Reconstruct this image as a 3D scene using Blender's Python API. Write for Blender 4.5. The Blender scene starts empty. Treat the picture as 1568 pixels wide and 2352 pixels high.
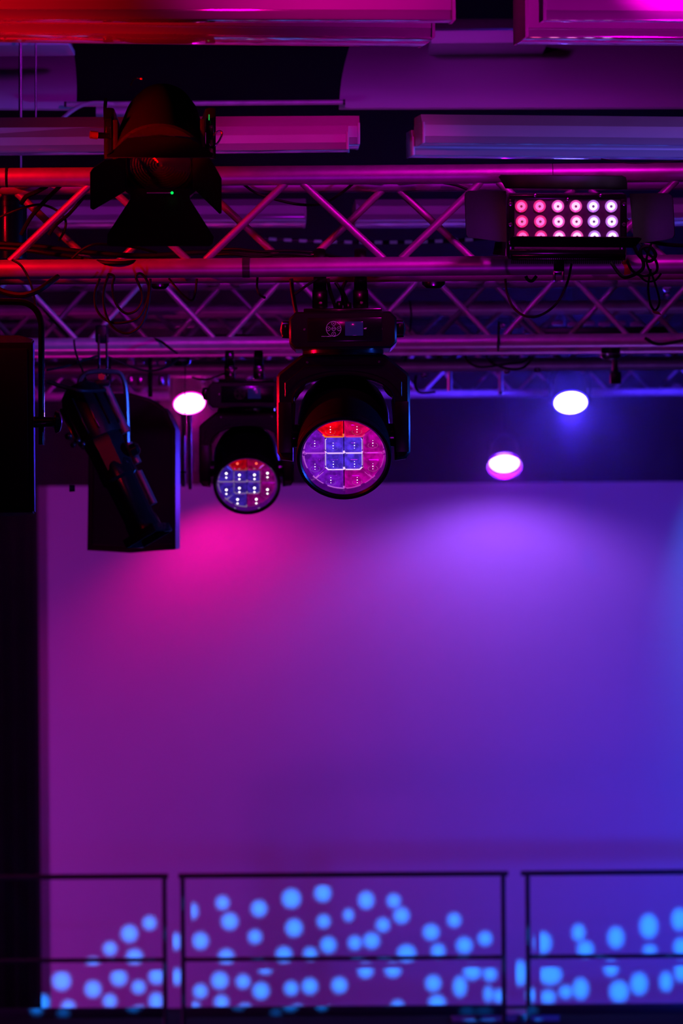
import bpy, bmesh, math, random
from mathutils import Vector, Matrix, Euler
random.seed(4)
S = bpy.context.scene
COL = S.collection

# ------------------------------------------------------------------ camera
F = 8820.0            # focal length in pixels of the 1568 x 2352 frame (135 mm on a 36 mm high sensor)
CH = 3.8              # camera height above the hall floor
ROLL = 0.0078
cr, sr = math.cos(ROLL), math.sin(ROLL)
cam_d = bpy.data.cameras.new('camera')
cam = bpy.data.objects.new('camera', cam_d); COL.objects.link(cam)
cam_d.sensor_fit = 'VERTICAL'; cam_d.sensor_height = 36.0; cam_d.lens = 135.0
cam_d.clip_end = 200
cam.matrix_world = Matrix(((cr, sr, 0, 0), (0, 0, -1, 0), (-sr, cr, 0, CH), (0, 0, 0, 1)))
cam_d.dof.use_dof = True; cam_d.dof.focus_distance = 9.75; cam_d.dof.aperture_fstop = 7.0
S.camera = cam

# ------------------------------------------------------------------ world, lights, exposure
S.view_settings.view_transform = 'Standard'; S.view_settings.look = 'None'
S.view_settings.gamma = 1.0; S.view_settings.exposure = 0.0
S.view_settings.use_curve_mapping = False
S.cycles.max_bounces = 5; S.cycles.diffuse_bounces = 2; S.cycles.glossy_bounces = 3
S.cycles.transmission_bounces = 3; S.cycles.volume_bounces = 0
S.cycles.caustics_reflective = False; S.cycles.caustics_refractive = False
w = bpy.data.worlds.new('world'); S.world = w; w.use_nodes = True
w.node_tree.nodes['Background'].inputs[0].default_value = (0.35, 0.0, 0.8, 1)
w.node_tree.nodes['Background'].inputs[1].default_value = 0.004

def spot(name, loc, tgt, col, power, ang, blend=0.6, rad=0.1):
    l = bpy.data.lights.new(name, 'SPOT'); o = bpy.data.objects.new(name, l); COL.objects.link(o)
    l.color = col; l.energy = power; l.spot_size = math.radians(ang); l.spot_blend = blend; l.shadow_soft_size = rad
    o.location = loc
    o.rotation_euler = (Vector(tgt) - Vector(loc)).to_track_quat('-Z', 'Y').to_euler()
    return o

# unseen spots outside the frame: side washes inferred, fills added to tint single parts
spot('red_wash_light', (-1.40, 8.9, 5.05), (-0.88, 9.8, 4.53), (1, 0.0, 0.01), 80, 64, 1.0, 0.06)
spot('red_baffle_light', (-1.35, 7.6, 3.85), (-0.74, 8.6, 5.0), (1, 0.0, 0.01), 125, 44, 1.0, 0.06)
spot('pink_baffle_light', (-0.1, 7.2, 5.03), (-0.02, 8.58, 5.10), (1, 0.0, 0.40), 30, 46, 0.9, 0.06)
spot('magenta_wash_light', (0.85, 8.0, 5.6), (0.36, 9.8, 4.60), (1, 0.0, 0.80), 72, 38, 1.0, 0.10)
spot('magenta_baffle_light', (1.1, 7.6, 3.85), (0.50, 8.55, 5.0), (1, 0.0, 0.85), 36, 52, 0.9, 0.06)
spot('hot_pink_light', (1.05, 7.3, 5.25), (0.70, 8.52, 5.0), (1, 0.0, 0.72), 160, 18, 0.5, 0.03)
spot('violet_low_light', (0.2, 6.5, 2.2), (0.1, 10.2, 4.7), (0.60, 0.0, 1.0), 42, 34, 1.0, 0.2)
spot('purple_panel_light', (0.0, 10.6, 5.55), (-0.05, 13.4, 5.30), (0.66, 0.0, 1.0), 58, 74, 0.9, 0.1)
spot('purple_left_light', (-2.4, 10.5, 4.45), (-0.1, 12.0, 4.92), (0.45, 0.09, 1.0), 55, 50, 0.9, 0.1)
spot('purple_right_light', (2.4, 10.5, 4.45), (0.4, 12.0, 4.92), (0.62, 0.12, 1.0), 26, 50, 0.9, 0.1)
spot('blue_side_light', (4.4, 10.6, 4.12), (-0.3, 12.0, 3.95), (0.02, 0.10, 1.0), 1500, 36, 0.8, 0.10)
spot('red_side_light', (-4.2, 9.98, 4.15), (0.0, 9.95, 3.98), (1, 0.0, 0.02), 2000, 12, 0.6, 0.10)
spot('blue_rim_light', (3.7, 9.78, 3.8), (0.0, 9.78, 4.0), (0.02, 0.10, 1.0), 900, 10, 0.6, 0.08)
spot('red_lantern_light', (-1.3, 8.3, 4.5), (-0.46, 9.25, 4.74), (1, 0.0, 0.0), 260, 13, 0.8, 0.05)
spot('rear_rig_light_magenta', (-1.2, 14.6, 0.4), (-0.6, 14.6, 4.6), (1.0, 0.0, 0.60), 72, 66, 0.9, 0.2)
spot('rear_rig_light_violet', (1.3, 14.6, 0.4), (1.0, 14.6, 4.6), (0.36, 0.07, 1.0), 66, 66, 0.9, 0.2)
# washes on the white backdrop: pools inferred, fills added out of view
def pix(px, py, Y): return Vector(((px - 784) * Y / F, Y, CH + (1176 - py) * Y / F))
def wash(name, p, tgt, col, e, ang, blend, rad=0.012): spot(name, p, Vector(p) + Vector(tgt), col, e, ang, blend, rad)
PINK_AT = pix(440, 1080, 30.32); VIOLET_AT = pix(1145, 1080, 30.06)
wash('backdrop_magenta_light', PINK_AT, (0.26, 0.03, -1), (1, 0, 0.287), 51, 138, 0.6)
wash('backdrop_violet_light', VIOLET_AT, (0.01, 0.13, -1), (0.335, 0.085, 1), 72, 147, 0.5)
wash('backdrop_blue_light', pix(1677, 1046, 29.78), (1.188, 1.105, -1), (0, 0.2, 1), 53, 116, 0.42)
wash('backdrop_fill_left', (-6.6, 28.1, 0.5), (4.0, 2.9, 1.1), (0.73, 0.04, 1), 389, 130, 1.0, 0.15)
wash('backdrop_fill_right', (3.6, 27.25, 0.99), (-0.6, 3.75, 0.61), (0.0, 0.039, 1), 365, 130, 1.0, 0.15)
wash('backdrop_fill_top', (-3.58, 24.1, 9.3), (3.58, 6.9, -7.5), (1, 0.012, 0.33), 250, 70, 1.0, 0.15)

# ------------------------------------------------------------------ helpers
def P(px, py, Y):
    dx, dy = px - 784.0, 1176.0 - py
    return Vector(((dx * cr + dy * sr) * Y / F, Y, CH + (-dx * sr + dy * cr) * Y / F))

MATS = {}
def mat(name, col=(0.8, 0.8, 0.8), rough=0.5, metal=0.0, emit=None, est=0.0, noise=0.0, nscale=40.0, bump=0.0, spec=0.5, coat=0.0):
    if name in MATS: return MATS[name]
    m = bpy.data.materials.new(name); m.use_nodes = True; nt = m.node_tree
    b = nt.nodes['Principled BSDF']
    b.inputs['Base Color'].default_value = (*col, 1); b.inputs['Roughness'].default_value = rough
    b.inputs['Metallic'].default_value = metal; b.inputs['Specular IOR Level'].default_value = spec
    b.inputs['Coat Weight'].default_value = coat
    if emit:
        b.inputs['Emission Color'].default_value = (*emit, 1); b.inputs['Emission Strength'].default_value = est
    if noise or bump:
        tc = nt.nodes.new('ShaderNodeTexCoord'); n = nt.nodes.new('ShaderNodeTexNoise')
        n.inputs['Scale'].default_value = nscale; n.inputs['Detail'].default_value = 3
        nt.links.new(tc.outputs['Object'], n.inputs['Vector'])
        if noise:
            r = nt.nodes.new('ShaderNodeMapRange')
            r.inputs['From Min'].default_value = 0.3; r.inputs['From Max'].default_value = 0.7
            r.inputs['To Min'].default_value = 1 - noise; r.inputs['To Max'].default_value = 1 + noise
            nt.links.new(n.outputs['Fac'], r.inputs['Value'])
            mx = nt.nodes.new('ShaderNodeVectorMath'); mx.operation = 'SCALE'
            mx.inputs[0].default_value = col; nt.links.new(r.outputs[0], mx.inputs['Scale'])
            nt.links.new(mx.outputs[0], b.inputs['Base Color'])
        if bump:
            bp = nt.nodes.new('ShaderNodeBump'); bp.inputs['Strength'].default_value = bump; bp.inputs['Distance'].default_value = 0.002
            nt.links.new(n.outputs['Fac'], bp.inputs['Height']); nt.links.new(bp.outputs[0], b.inputs['Normal'])
    MATS[name] = m; return m

ALU = mat('satin_aluminium', (0.62, 0.60, 0.62), 0.42, 0.55, noise=0.10, nscale=25, bump=0.05)
ALU2 = mat('dull_aluminium', (0.55, 0.53, 0.55), 0.5, 0.45, noise=0.15, nscale=18)
BLK = mat('black_housing', (0.0045, 0.0048, 0.006), 0.34, 0.0, noise=0.2, nscale=60, bump=0.08, spec=0.3)
BLKG = mat('gloss_black', (0.006, 0.006, 0.007), 0.18, 0.0, coat=0.15, noise=0.1, spec=0.45)
BLKM = mat('matt_black_metal', (0.009, 0.008, 0.009), 0.6, 0.0, noise=0.15, nscale=90, bump=0.05, spec=0.25)
CAB = mat('cable_rubber', (0.006, 0.006, 0.007), 0.5, noise=0.2, nscale=80, spec=0.2)
STEEL = mat('bright_steel', (0.7, 0.7, 0.72), 0.22, 1.0, noise=0.05)
BAFW = mat('baffle_white', (0.62, 0.60, 0.62), 0.55, noise=0.07, nscale=6, bump=0.04)
BAFG = mat('baffle_gloss_trim', (0.70, 0.68, 0.72), 0.07, 0.5, noise=0.05, nscale=4)
PANW = mat('reflector_white', (0.55, 0.53, 0.56), 0.6, noise=0.04, nscale=3)
TAPE = mat('grey_tape', (0.05, 0.05, 0.06), 0.3, noise=0.3, nscale=70)
RTAPE = mat('orange_tape', (0.75, 0.08, 0.03), 0.5, noise=0.15, nscale=70)
WALLB = mat('dark_wall', (0.002, 0.002, 0.004), 0.85, noise=0.2, nscale=2)
DRAPE = mat('black_drape', (0.006, 0.006, 0.007), 0.95, noise=0.3, nscale=3, spec=0.1)
SCREEN = mat('white_cloth', (0.78, 0.78, 0.78), 0.95, noise=0.015, nscale=2, spec=0.1)
FLOOR = mat('stage_floor', (0.008, 0.008, 0.010), 0.9, noise=0.3, nscale=5, spec=0.1)
WORN = mat('worn_steel', (0.16, 0.16, 0.18), 0.3, 0.6, noise=0.15)
RAIL = mat('rail_black_paint', (0.015, 0.015, 0.018), 0.45, noise=0.1)

ORG = {}
def root(name, loc, label, cat, group=None):
    o = bpy.data.objects.new(name, None); COL.objects.link(o); o.location = loc
    o.empty_display_size = 0.05
    o['label'] = label; o['category'] = cat
    if group: o['group'] = group
    ORG[o.name] = Vector(loc); return o

def mk(name, bm, m, parent=None, label=None, cat=None, group=None, kind=None, smooth=True):
    """Link the world-space bmesh as ONE mesh object under its parent."""
    org = ORG[parent.name] if parent is not None else None
    if org is None:
        org = Vector((0, 0, 0))
        if cat and len(bm.verts):
            c = Vector((0, 0, 0))
            for v in bm.verts: c += v.co
            org = c / len(bm.verts)
    for v in bm.verts: v.co -= org
    bmesh.ops.recalc_face_normals(bm, faces=bm.faces)
    me = bpy.data.meshes.new(name); bm.to_mesh(me); bm.free()
    me.materials.append(m)
    if smooth:
        me.shade_smooth()
        me.set_sharp_from_angle(angle=math.radians(35))
    o = bpy.data.objects.new(name, me); COL.objects.link(o)
    if parent is not None:
        o.parent = parent; ORG[o.name] = org
    else:
        o.location = org; ORG[o.name] = org
    if label: o['label'] = label
    if cat: o['category'] = cat
    if group: o['group'] = group
    if kind: o['kind'] = kind
    return o

def B(): return bmesh.new()
def box(bm, c, s, bev=0.0, M=None):
    r = bmesh.ops.create_cube(bm, size=1.0)
    vs = r['verts']
    bmesh.ops.scale(bm, vec=Vector(s), verts=vs)
    if bev > 0:
        es = list({e for v in vs for e in v.link_edges})
        rr = bmesh.ops.bevel(bm, geom=es, offset=bev, segments=2, affect='EDGES', profile=0.5)
        vs = list({v for f in rr['faces'] for v in f.verts} | {v for v in vs if v.is_valid})
    bmesh.ops.translate(bm, vec=Vector(c), verts=vs)
    if M is not None: bmesh.ops.transform(bm, matrix=M, verts=vs)
    return bm
def smooth_path(pts, n=6):
    pts = [Vector(p) for p in pts]
    if len(pts) < 3: return pts
    out = []
    for i in range(len(pts) - 1):
        p0 = pts[max(i - 1, 0)]; p1 = pts[i]; p2 = pts[i + 1]; p3 = pts[min(i + 2, len(pts) - 1)]
        for k in range(n):
            t = k / n
            out.append(0.5 * ((2 * p1) + (-p0 + p2) * t + (2 * p0 - 5 * p1 + 4 * p2 - p3) * t * t + (-p0 + 3 * p1 - 3 * p2 + p3) * t ** 3))
    out.append(pts[-1]); return out
def tube(bm, pts, r, seg=8, closed=False, flat=None):
    pts = [Vector(p) for p in pts]; rings = []; n = len(pts)
    t = (pts[1] - pts[0]).normalized()
    up = Vector((0, 1, 0)) if abs(t.y) < 0.9 else Vector((0, 0, 1))
    u = t.cross(up).normalized()
    for i, p in enumerate(pts):
        if closed: t = (pts[(i + 1) % n] - pts[i - 1]).normalized()
        elif i == 0: t = (pts[1] - pts[0]).normalized()
        elif i == n - 1: t = (pts[-1] - pts[-2]).normalized()
        else: t = (pts[i + 1] - pts[i - 1]).normalized()
        u = (u - t * u.dot(t))
        if u.length < 1e-6: u = t.orthogonal()
        u.normalize(); v = t.cross(u)
        ra = r if not flat else flat[0]; rb = r if not flat else flat[1]
        rings.append([bm.verts.new(p + u * (ra * math.cos(2 * math.pi * k / seg)) + v * (rb * math.sin(2 * math.pi * k / seg))) for k in range(seg)])
    m = n if closed else n - 1
    for i in range(m):
        a, b = rings[i], rings[(i + 1) % n]
        for k in range(seg): bm.faces.new((a[k], a[(k + 1) % seg], b[(k + 1) % seg], b[k]))
    if not closed:
        bm.faces.new(rings[0]); bm.faces.new(rings[-1])
    return bm
def lathe(bm, prof, seg=40, M=None):
    """prof: list of (radius, height) about local +Z."""
    rings = []
    for r, h in prof:
        if r < 1e-5: rings.append([bm.verts.new((0, 0, h))])
        else: rings.append([bm.verts.new((r * math.cos(2 * math.pi * k / seg), r * math.sin(2 * math.pi * k / seg), h)) for k in range(seg)])
    for a, b in zip(rings, rings[1:]):
        if len(a) == 1 and len(b) == 1: continue
        if len(a) == 1:
            for k in range(seg): bm.faces.new((a[0], b[k], b[(k + 1) % seg]))
        elif len(b) == 1:
            for k in range(seg): bm.faces.new((a[k], a[(k + 1) % seg], b[0]))
        else:
            for k in range(seg): bm.faces.new((a[k], a[(k + 1) % seg], b[(k + 1) % seg], b[k]))
    if M is not None:
        bmesh.ops.transform(bm, matrix=M, verts=[v for rg in rings for v in rg])
    return bm
def prism(bm, poly, y0, y1, bev=0.0, M=None):
    """poly in the XZ plane, extruded from y0 to y1."""
    a = [bm.verts.new((x, y0, z)) for x, z in poly]; b = [bm.verts.new((x, y1, z)) for x, z in poly]
    n = len(poly)
    fs = [bm.faces.new(a), bm.faces.new(b[::-1])]
    for i in range(n): bm.faces.new((a[i], b[i], b[(i + 1) % n], a[(i + 1) % n]))
    vs = a + b
    if bev > 0:
        es = [e for e in set(e for f in fs for e in f.edges)]
        r = bmesh.ops.bevel(bm, geom=es, offset=bev, segments=1, affect='EDGES', profile=0.5)
        vs = [v for v in bm.verts if v.is_valid and (v in set(vs) or v in set(vv for f in r['faces'] for vv in f.verts))]
    if M is not None: bmesh.ops.transform(bm, matrix=M, verts=vs)
    return bm
def plate(bm, pts, th):
    """thin sheet through 3-D points (given round its outline), th thick."""
    pts = [Vector(p) for p in pts]
    n = Vector((0, 0, 0)); c = sum(pts, Vector()) / len(pts)
    for i in range(len(pts)): n += (pts[i] - c).cross(pts[(i + 1) % len(pts)] - c)
    n.normalize()
    a = [bm.verts.new(p + n * th / 2) for p in pts]; b = [bm.verts.new(p - n * th / 2) for p in pts]
    bm.faces.new(a); bm.faces.new(b[::-1])
    k = len(pts)
    for i in range(k): bm.faces.new((a[i], b[i], b[(i + 1) % k], a[(i + 1) % k]))
    return bm
def T(x, y, z): return Matrix.Translation((x, y, z))
def R(a, ax): return Matrix.Rotation(math.radians(a), 4, ax)
def cable(pts, r, label, name='cable', m=None, group=None, cat='cable', n=6):
    return mk(name, tube(B(), smooth_path([P(*p) for p in pts], n), r, 7), m or CAB, label=label, cat=cat, group=group)

# ------------------------------------------------------------------ the hall
def struct(name, lo, hi, m):
    bm = box(B(), [(a + b) / 2 for a, b in zip(lo, hi)], [b - a for a, b in zip(lo, hi)])
    return mk(name, bm, m, kind='structure', smooth=False)
GZ = -0.55     # level of the hall floor
struct('floor', (-9, -2, GZ - 0.1), (9, 32.2, GZ), FLOOR)
struct('wall_back', (-9, 32.0, GZ), (9, 32.2, 9.8), WALLB)
struct('wall_left', (-9.1, -2, GZ), (-9, 32.2, 9.8), WALLB)
struct('wall_right', (9, -2, GZ), (9.1, 32.2, 9.8), WALLB)
struct('ceiling', (-9, -2, 9.8), (9, 32.2, 9.9), DRAPE)

# backdrop screen: cloth on a batten
yb = 31.0
a = P(86, 1117, yb); b = P(1568, 1105, yb); c = P(96, 2318, yb)
zt = a.z; zb = c.z; zscreen = zb; xl = (a.x + c.x) / 2
scr = root('backdrop_screen', (2.2, yb, zb), 'huge plain white backdrop cloth washed magenta, violet and blue behind the railing', 'backdrop')
bm = B(); box(bm, ((xl + 4.8) / 2, yb + 0.02, (zt + zb) / 2), (4.8 - xl, 0.02, zt - zb)); mk('cloth', bm, SCREEN, scr)
bm = B(); tube(bm, [(xl, yb + 0.06, zt - 0.03), (4.8, yb + 0.06, zt - 0.03)], 0.02, 10); mk('top_batten', bm, RAIL, scr)

# black masking drape on the left
zr_floor = zscreen - 0.004
x0 = P(-200, 1500, 30.955).x; x1 = P(83, 1800, 30.955).x
bm = B()
n = 26; zt2 = P(50, 1160, 30.955).z
top, bot = [], []
for i in range(n + 1):
    x = x0 + (x1 - x0) * i / n; y = 30.955 + 0.02 * math.sin(i * 1.9)
    top.append(bm.verts.new((x, y, zt2 + 1.6))); bot.append(bm.verts.new((x + 0.0, y, zr_floor + 0.01)))
for i in range(n): bm.faces.new((top[i], top[i + 1], bot[i + 1], bot[i]))
r_ = bmesh.ops.solidify(bm, geom=list(bm.faces), thickness=0.01)
mk('masking_drape', bm, DRAPE, label='tall black masking drape hanging down the left side of the backdrop', cat='curtain')

# stage riser behind which the backdrop ends, and the railing frames on it
yr = 29.4
zr = zscreen - 0.004
struct('trim_1', (-6, 29.0, GZ), (6, 31.4, zr), FLOOR)
bm = B(); box(bm, (0, 29.0 - 0.02, zr + 0.02), (12, 0.04, 0.09), 0.005); mk('trim_2', bm, RAIL, kind='structure')

def railing(pl, pr, over_l, over_r, label):
    """one welded railing frame between the posts at image columns pl and pr"""
    zt_ = P(784, 2009, yr).z; zm = P(784, 2201, yr).z
    X0 = P(pl, 2160, yr).x; X1 = P(pr, 2160, yr).x
    t = root('railing_frame', ((X0 + X1) / 2, yr, zr), label, 'railing', 'black railing frames along the stage edge')
    for X in (X0, X1):
        mk('post', tube(B(), [(X, yr, zr), (X, yr, zt_)], 0.019, 12), RAIL, t)
        bm = B(); box(bm, (X, yr, zr + 0.006), (0.10, 0.10, 0.012), 0.002); mk('foot_plate', bm, RAIL, t)
    mk('top_rail', tube(B(), [(X0 - over_l, yr, zt_), (X1 + over_r, yr, zt_)], 0.021, 12), RAIL, t)
    mk('middle_rail', tube(B(), [(X0, yr, zm), (X1, yr, zm)], 0.017, 12), RAIL, t)
    bm = B(); box(bm, ((X0 + X1) / 2, yr, P(784, 2322, yr).z), (X1 - X0, 0.03, 0.08), 0.004); mk('toe_board', bm, RAIL, t)
railing(-360, 378, 0.02, 0.03, 'leftmost of the three black railing frames before the backdrop')
railing(420, 1156, 0.03, 0.04, 'middle of the three black railing frames, whole in view')
railing(1212, 1960, 0.05, 0.02, 'rightmost of the three black railing frames before the backdrop')

# pale equipment case standing below the stage edge
cb = P(1160, 2352, 30.2)
cs = root('equipment_case', (cb.x, 30.2, zr), 'low pale equipment case on the stage floor behind the railing, at the bottom edge', 'case')
CASE = mat('case_grey', (0.30, 0.29, 0.32), 0.5, noise=0.1)
cz = P(1160, 2327, 30.1).z; hc = cz - zr
bm = B(); box(bm, (cb.x, 30.2, zr + hc * 0.4), (0.84, 0.3, hc * 0.8), 0.004); mk('case_body', bm, CASE, cs)
bm = B(); box(bm, (cb.x, 30.2, zr + hc * 0.9), (0.86, 0.32, hc * 0.2), 0.003); mk('case_lid', bm, CASE, cs)
for dx in (-0.22, 0.12): bm = B(); box(bm, (cb.x + dx, 30.04, zr + hc * 0.5), (0.05, 0.02, hc * 0.5), 0.003); mk('case_latch', bm, RAIL, cs)

# haze over the rear of the hall
hz = bpy.data.materials.new('stage_haze'); hz.use_nodes = True
nt = hz.node_tree; nt.nodes.clear()
o_ = nt.nodes.new('ShaderNodeOutputMaterial'); v_ = nt.nodes.new('ShaderNodeVolumeScatter')
v_.inputs['Color'].default_value = (1, 1, 1, 1); v_.inputs['Density'].default_value = 0.0065; v_.inputs['Anisotropy'].default_value = 0.85
nt.links.new(v_.outputs[0], o_.inputs['Volume'])
bm = B(); box(bm, (0, 23.4, 4.4), (16, 15.4, 8.6))
hzo = mk('stage_haze', bm, hz, kind='stuff', smooth=False, label='thin theatre haze hanging over the rear of the stage', cat='haze')

# ------------------------------------------------------------------ trusses and pipes
def unit_tube(r, L, seg=12):
    bm = tube(B(), [(0, 0, 0), (0, 0, L)], r, seg)
    me = bpy.data.meshes.new('brace'); bmesh.ops.recalc_face_normals(bm, faces=bm.faces); bm.to_mesh(me); bm.free()
    me.shade_smooth(); me.set_sharp_from_angle(angle=math.radians(50)); return me
def truss(label, Y, depth, zt_, zb_, xj, per, half, m, r=0.0249, rb=0.0098, gap=0.022, seg=24, xend=None):
    xr = half if xend is None else xend
    t = root('lighting_truss', (0, Y + depth / 2, zb_ - r), label, 'truss')
    for z in (zt_, zb_):
        for y in (Y, Y + depth):
            mk('chord', tube(B(), [(-half, y, z), (xr, y, z)], r, seg), m, t)
    dz = zt_ - zb_ - 2 * r * 0.8; run = per / 2 - 2 * gap; L = math.hypot(dz, run)
    me = unit_tube(rb, L); me.materials.append(m)
    def brace(p, q):
        o = bpy.data.objects.new('brace', me); COL.objects.link(o); o.parent = t
        p, q = Vector(p), Vector(q)
        o.location = p - ORG[t.name]
        o.rotation_euler = (q - p).to_track_quat('Z', 'Y').to_euler()
        o.scale = (1, 1, (q - p).length / L)
    k0 = int(math.floor((-half - xj) / per)); k1 = int(math.ceil((half - xj) / per))
    for k in range(k0, k1 + 1):
        for side, y in ((0, Y), (0.5, Y + depth)):
            x = xj + (k + side) * per
            for s in (-1, 1):
                p = (x + s * gap, y, zt_ - r * 0.8); q = (x + s * (per / 2 - gap), y, zb_ + r * 0.8)
                if -half < p[0] < xr and -half < q[0] < xr: brace(q, p)
        x = xj + k * per                                 # lacing of the underside
        for z in (zb_, zt_):
            for s in (-1, 1):
                p = (x + s * gap, Y + r * 0.8, z); q = (x + s * (per / 2 - gap), Y + depth - r * 0.8, z)
                if -half < p[0] < xr and -half < q[0] < xr: brace(q, p)
    return t
ZT = P(784, 402, 9.8).z; ZB = P(784, 613, 9.8).z
truss('nearest aluminium box truss, red on the left and magenta on the right, in sharp focus', 9.8, 0.24, ZT, ZB, P(675, 428, 9.8).x, 0.499, 1.35, ALU, seg=32)
truss('second aluminium box truss back, just below the nearest one, softly out of focus', 13.6, 0.57, 4.646, 4.40, P(981, 650, 13.6).x, 0.488, 1.7, ALU, rb=0.0098, gap=0.026)
truss('third aluminium box truss back, seen through the braces of the second', 16.3, 0.24, 4.665, 4.425, P(620, 720, 16.3).x, 0.5, 2.0, ALU2, rb=0.0098)
truss('farthest small truss, low across the top of the dark blue gap', 20.3, 0.24, 4.665, 4.425, P(1075, 850, 20.3).x, 0.5, 2.4, ALU2, r=0.018, rb=0.008)

def pipe(px0, px1, py, Y, r, label, m=ALU2):
    z = P((px0 + px1) / 2, py, Y).z; a = P(px0, py, Y).x; b = P(px1, py, Y).x
    t = root('rigging_pipe', ((a + b) / 2, Y, z), label, 'pipe')
    mk('pipe_tube', tube(B(), [(a, Y, z), (b, Y, z)], r, 16), m, t)
    for X in (a, b): mk('end_cap', tube(B(), [(X - 0.004, Y, z), (X + 0.004, Y, z)], r * 1.12, 16), RAIL, t)
    return t
pipe(-60, 1170, 744, 18.0, 0.013, 'thin pipe glowing pink between the braces of the rear trusses')
pipe(-60, 655, 862, 19.2, 0.012, 'thin pink-lit pipe behind the left moving head clamps')
pipe(-60, 470, 893, 21.0, 0.014, 'thin pipe at the height of the pink lamp, above the tilted profile spot')
pipe(150, 790, 237, 13.0, 0.0085, 'thin pink pipe crossing the black gap above the fresnel lantern')

# ------------------------------------------------------------------ ceiling baffles
def baffle(x0, y0, x1, y1, z, d, h, label, group, lip=0.02):
    """front bottom edge runs from image (x0,y0) to (x1,y1) at world height z"""
    def G(px, py):
        dx, dy = px - 784.0, 1176.0 - py; v = -dx * sr + dy * cr; Y = (z - CH) * F / v
        return Vector(((dx * cr + dy * sr) * Y / F, Y, z))
    a, b = G(x0, y0), G(x1, y1); u = (b - a).normalized(); n = Vector((-u.y, u.x, 0))
    L = (b - a).length
    M = Matrix(((u.x, n.x, 0, a.x), (u.y, n.y, 0, a.y), (0, 0, 1, z), (0, 0, 0, 1)))
    t = root('ceiling_baffle', (a + b) / 2, label, 'baffle', group)
    bm = B()   # body: vertical face with a bevelled shoulder
    prof = [(0.0, lip), (0, h * 0.62), (d * 0.18, h), (d, h), (d, lip)]
    pa = [bm.verts.new((0, y, zz)) for y, zz in prof]; pb = [bm.verts.new((L, y, zz)) for y, zz in prof]
    bm.faces.new(pa); bm.faces.new(pb[::-1])
    for i in range(len(prof)): j = (i + 1) % len(prof); bm.faces.new((pa[i], pb[i], pb[j], pa[j]))
    bmesh.ops.transform(bm, matrix=M, verts=bm.verts); mk('baffle_body', bm, BAFW, t, smooth=False)
    bm = B(); sag = 0.018 * d      # the tray bellies down very slightly
    prof = [(0.001, lip * 0.98), (0.001, lip * 0.25)] + [(d * k / 10, -sag * (1 - (k / 5 - 1) ** 2)) for k in range(11)] + [(d - 0.001, lip * 0.25), (d - 0.001, lip * 0.98)]
    prof[2] = (0.004, 0.0); prof[12] = (d - 0.004, 0.0)
    pa = [bm.verts.new((0.001, y, zz)) for y, zz in prof]; pb = [bm.verts.new((L - 0.001, y, zz)) for y, zz in prof]
    bm.faces.new(pa); bm.faces.new(pb[::-1])
    for i in range(len(prof)): j = (i + 1) % len(prof); bm.faces.new((pa[i], pb[i], pb[j], pa[j]))
    bmesh.ops.transform(bm, matrix=M, verts=bm.verts); mk('gloss_tray', bm, BAFG, t, label='glossy tray closing the underside')
    for X in (0.003, L - 0.003):
        bm = B(); box(bm, (X, d / 2, h * 0.36), (0.008, d + 0.006, h * 0.74), 0.002, M); mk('end_plate', bm, BAFW, t)
    return t
ZA = 4.86
baffle(-150, 42, 1045, 44, ZA, 0.07, 0.22, 'front white baffle at top left, lit red to magenta', 'near baffles')
baffle(-150, 72, 998, 85, ZA - 0.005, 0.19, 0.14, 'second white baffle at top left with blue glints along its underside', 'near baffles')
baffle(1247, 44, 1700, 47, ZA + 0.004, 0.05, 0.22, 'front white baffle at top right, lit the brightest pink of all', 'near baffles')
baffle(1206, 84, 1700, 88, ZA - 0.003, 0.15, 0.14, 'second white baffle at top right, darker purple, under the bright pink one', 'near baffles')
baffle(-150, 336, 826, 331, ZA, 0.17, 0.085, 'upper baffle left of centre, behind the fresnel lantern', 'middle baffles')
baffle(-150, 352, 800, 343, ZA - 0.02, 0.10, 0.07, 'lower baffle left of centre whose end peeps out just above the truss', 'middle baffles')
baffle(970, 328, 1720, 334, ZA + 0.01, 0.13, 0.085, 'upper baffle right of centre with white glints below its edge', 'middle baffles')
baffle(947, 356, 1720, 362, ZA - 0.015, 0.10, 0.075, 'lower baffle right of centre with the brightest white glint', 'middle baffles')
baffle(40, 507, 703, 503, ZA, 0.44, 0.08, 'blurred far baffle seen through the left half of the nearest truss', 'far baffles')
baffle(818, 505, 1700, 500, ZA, 0.44, 0.08, 'blurred far baffle seen through the right half of the nearest truss', 'far baffles')

# curved white reflector panels over the rig
def reflector(outline, label):
    t = root('reflector_panel', P(outline[0][0], outline[0][1], 13.3), label, 'panel')
    bm = B(); rows = []
    ys = [i / 10 for i in range(11)]
    (lt, tl), (rt, tr), (lb, bl), (rb_, br), cl, crv = outline
    for s in ys:
        e = s * s
        xl_ = lt + (lb - lt) * s + cl * math.sin(math.pi * s); xr_ = rt + (rb_ - rt) * s + crv * math.sin(math.pi * s)
        yl = tl + (bl - tl) * s; yr_ = tr + (br - tr) * s
        Y = 13.6 - 0.55 * (1 - (1 - s) ** 2)
        rows.append([bm.verts.new(P(xl_ + (xr_ - xl_) * k / 12, yl + (yr_ - yl) * k / 12, Y)) for k in range(13)])
    for a_, b_ in zip(rows, rows[1:]):
        for k in range(12): bm.faces.new((a_[k], a_[k + 1], b_[k + 1], b_[k]))
    bmesh.ops.recalc_face_normals(bm, faces=bm.faces)
    bmesh.ops.solidify(bm, geom=list(bm.faces), thickness=0.018)
    mk('curved_sheet', bm, PANW, t)
    return t
rp = reflector([(806, 95), (1760, 90), (778, 248), (1760, 246), -6, 0], 'long curved white reflector panel at upper right, lit flat purple')
bm = B(); a = P(990, 66, 13.0); b = P(1260, 66, 13.0); zl = P(1100, 95, 13.0).z
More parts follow.
